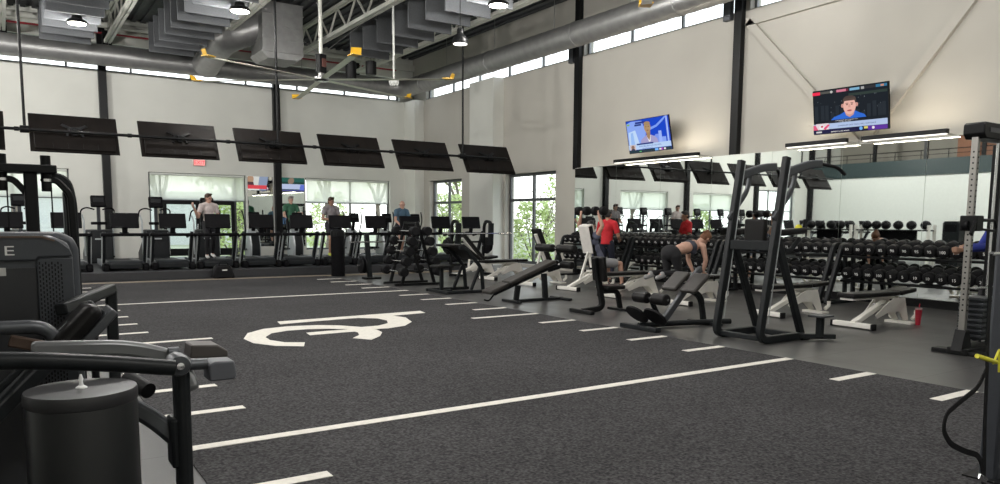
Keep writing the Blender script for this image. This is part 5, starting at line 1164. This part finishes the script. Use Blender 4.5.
# seat, arm rollers and rails in front
q = Matrix.Translation((.202,2.75,1.080)) @ Matrix.Rotation(R(-48),4,'Y')
MB().box(-.095,.095,-.09,.09,.0,.062).xf(q).build('thigh_pad', vinyl, t, world=True, bevel=.032, seg=4)
MB().box(-.12,.115,-.07,.07,-.03,.0).xf(q).build('pad_bracket', mgrey_m, t, world=True, bevel=.006)
MB().bar([(.25,2.75,1.165),(-.25,2.75,.68)], .07,.05,(0,1,0)).build('pad_lever', dgrey_m, t, world=True, bevel=.01)
MB().tube(fillet([(-.5,2.72,1.125),(.10,2.72,1.115),(.14,2.72,1.03)],.08,8), .022, 12).build('grab_rail', mgrey_m, t, world=True)
MB().bar([(-.4,2.45,.55),(.13,2.7,1.04)], .05,.05).build('diagonal_frame', dgrey_m, t, world=True, bevel=.01)
# bent rails that meet the front post
t2 = thing('machine_arm_frame', 'black post with bent rails and two block handles in the left foreground', 'weight machine', (.40,2.2,0))
MB().tube(fillet([(-.7,2.10,1.125),(-.02,2.10,1.12),(.22,2.10,1.085),(.36,2.10,1.06)],.15,8), .021, 14).build('upper_rail', dgrey_m, t2, world=True)
MB().bar(fillet([(.05,2.45,1.085),(.30,2.45,1.07),(.44,2.45,1.02),(.46,2.4,.93)],.08,8), .045,.036,(0,1,0)).build('bent_rail', mat('grey_satin_tube', (.22,.225,.23), .35, .5), t2, world=True, bevel=.01)
MB().box(.374,.414,2.17,2.24,.0,1.045).build('front_post', dgrey_m, t2, world=True, bevel=.016, seg=3)
MB().box(.33,.50,1.95,2.45,0,.05).build('base_foot', dgrey_m, t2, world=True, bevel=.01)
MB().lathe([(.004,-.014),(.026,-.010),(.03,0),(.03,.05),(.02,.06)], (.378,2.13,1.06), 22, axis=(0,1,0)).build('pivot_cap', mgrey_m, t2, world=True)
MB().lathe([(.002,-.004),(.010,-.003),(.011,0)], (.378,2.114,1.06), 12, axis=(0,1,0)).build('pivot_bolt', chrome, t2, world=True)
MB().tube([(.378,2.16,1.055),(.455,2.16,1.052)], .016, 12).build('handle_shaft', mgrey_m, t2, world=True)
MB().prism([(.452,1.02),(.452,1.066),(.468,1.074),(.520,1.072),(.524,1.03),(.52,1.02)], 'y', 2.12, 2.20).xf(Matrix.Translation((0,0,-.012))).build('block_handle', mat('slate_block', (.10,.105,.12), .5), t2, world=True, bevel=.005)
MB().prism([(.42,1.035),(.425,1.075),(.50,1.07),(.53,1.05),(.53,1.03)], 'y', 2.36, 2.46).xf(Matrix.Translation((.03,0,.0))).build('block_handle', mat('brown_slate_block', (.075,.065,.06), .5), t2, world=True, bevel=.005)
MB().tube([(.40,2.42,1.05),(.43,2.42,1.05)], .015, 10).build('handle_shaft', mgrey_m, t2, world=True)
MB().bar(fillet([(.05,2.26,.935),(.24,2.26,.955),(.32,2.26,.90),(.385,2.24,.83)],.06,8), .05,.045,(0,1,0)).build('lower_arm', mgrey_m, t2, world=True, bevel=.012)
MB().box(.36,.392,2.18,2.26,.76,.90).build('arm_bracket', dgrey_m, t2, world=True, bevel=.008)
MB().tube([(.27,2.28,1.01),(.31,2.20,.985)], .022, 14).build('stop_roller', rubber, t2, world=True)
# rear guard frame of the neighbouring machine
t3 = thing('guard_frame', 'dark grey square-tube guard frame standing at the turf\'s left edge', 'weight machine', (.33,3.2,0))
MB().bar([(.15,2.9,1.145),(.345,3.3,1.175),(.345,3.3,1.12)], .04,.04,(0,1,0)).build('outer_rail', dgrey_m, t3, world=True, bevel=.006)
MB().bar([(.345,3.3,1.17),(.345,3.3,0)], .04,.04,(0,1,0)).build('outer_post', dgrey_m, t3, world=True, bevel=.006)
MB().tube([(.265,3.15,1.14),(.265,3.15,.0)], .014, 10).build('inner_post', black_m, t3, world=True)
MB().bar([(.0,2.85,1.06),(.42,2.85,.93)], .04,.022,(0,1,0)).build('slanted_rail', copper, t3, world=True, bevel=.006)
# tower behind with pulleys
t4 = thing('cable_tower', 'black cable tower rising behind the charcoal machine at far left', 'weight machine', (.1,5.0,0))
MB().box(.115,.18,4.95,5.06,0,1.74).build('main_post', black_m, t4, world=True, bevel=.008)
MB().box(-.9,.275,4.92,5.12,1.70,1.745).build('top_plate', black_m, t4, world=True, bevel=.006)
MB().bar(fillet([(.20,5.05,1.68),(.32,5.05,1.68),(.345,5.05,1.55),(.35,5.05,0)],.08,8), .06,.04,(0,1,0)).build('side_hoop', dgrey_m, t4, world=True, bevel=.012)
MB().bar([(.315,5.1,1.6),(.32,5.1,0)], .02,.04,(0,1,0)).build('hoop_rib', mgrey_m, t4, world=True)
for x, a in ((.225,1),(.015,-1)):
    MB().cone((x,5.0,1.60),(x,5.0,1.80), .026,.026, 16).build('pulley_spindle', black_m, t4, world=True)
    MB().cone((x,5.0,1.655),(x,5.0,1.67), .03,.03, 16).build('spindle_ring', chrome, t4, world=True)
    MB().bar(fillet([(x,5.0,1.665),(x+.05,5.0,1.665),(x+.115,5.0,1.585),(x+.12,5.0,1.3)],.03,5), .035,.035,(0,1,0)).build('bent_arm', black_m, t4, world=True, bevel=.008)
    MB().tube([(x+.02,4.97,1.62),(x+.02,4.97,1.2)], .004, 5).build('cable', rubber, t4, world=True)
# wipes canister with a pulled wipe
t5 = thing('wipes_canister', 'large black cylindrical wipes dispenser in the left foreground', 'wipes dispenser', (.135,1.97,0))
MB().lathe([(.115,0),(.117,.01),(.117,1.022),(.115,1.027)], (0,0,0), 56).build('body', mat('satin_black_drum', (.012,.013,.014), .32, .3, var=.05), t5)
MB().lathe([(.1165,1.026),(.1185,1.03),(.1185,1.052),(.1165,1.057),(.02,1.058)], (0,0,0), 56).build('lid', mat('satin_grey_lid', (.032,.032,.034), .42, .2, var=.05), t5)
MB().lathe([(.013,1.056),(.012,1.060),(.006,1.064)], (0,0,0), 16).build('dispensing_nozzle', num_w, t5)
MB().lathe([(.005,1.064),(.0035,1.072),(.005,1.08),(.002,1.09)], (0,0,0), 10).build('wipe', mat('white_tissue', (.85,.85,.85), .9), t5)
# suspension post and strap at the right edge
t6 = thing('rig_post', 'dark grey rig post cut by the right edge of the photo', 'post', (4.60,1.9,0))
MB().box(4.60,4.76,1.88,1.98,0,1.61).build('post', mat('slate_post', (.05,.055,.065), .45, .2), t6, world=True, bevel=.02, seg=3)
MB().box(4.55,4.8,1.8,2.04,0,.02).build('base_plate', black_m, t6, world=True)
MB().cone((4.62,1.87,1.30),(4.27,1.85,1.30), .012,.012, 10).build('anchor_hook', chrome, t6, world=True)
t7 = thing('suspension_strap', 'black suspension strap with a yellow handle hanging at the right edge', 'strap', (4.42,1.84,.75))
Ys = 1.85
MB().bar([(4.27,1.85,1.30)]+[aty(a, b_, Ys) for a, b_ in ((988,330),(987,370),(985,420),(984,470),(984,500))], .034,.004,(0,1,0)).build('main_strap', rubber, t7, world=True)
MB().bar(fillet([aty(a, b_, Ys-.02) for a, b_ in ((987,368),(978,388),(962,400),(946,414),(943,430),(950,444),(966,452),(979,455),(983,470),(983,500))], .12, 4), .004,.030).build('loop_strap', rubber, t7, world=True)
MB().tube([aty(977,356,1.8), aty(996,362,1.8)], .012, 12).build('handle', yel2, t7, world=True)
MB().bar([aty(979,476,1.8), aty(986,481,1.8)], .012,.03).build('buckle', chrome, t7, world=True, bevel=.003)
MB().tube([aty(993,364,1.8), aty(999,350,1.8), aty(999,372,1.8)], .006, 8).build('handle_loop', yel2, t7, world=True)
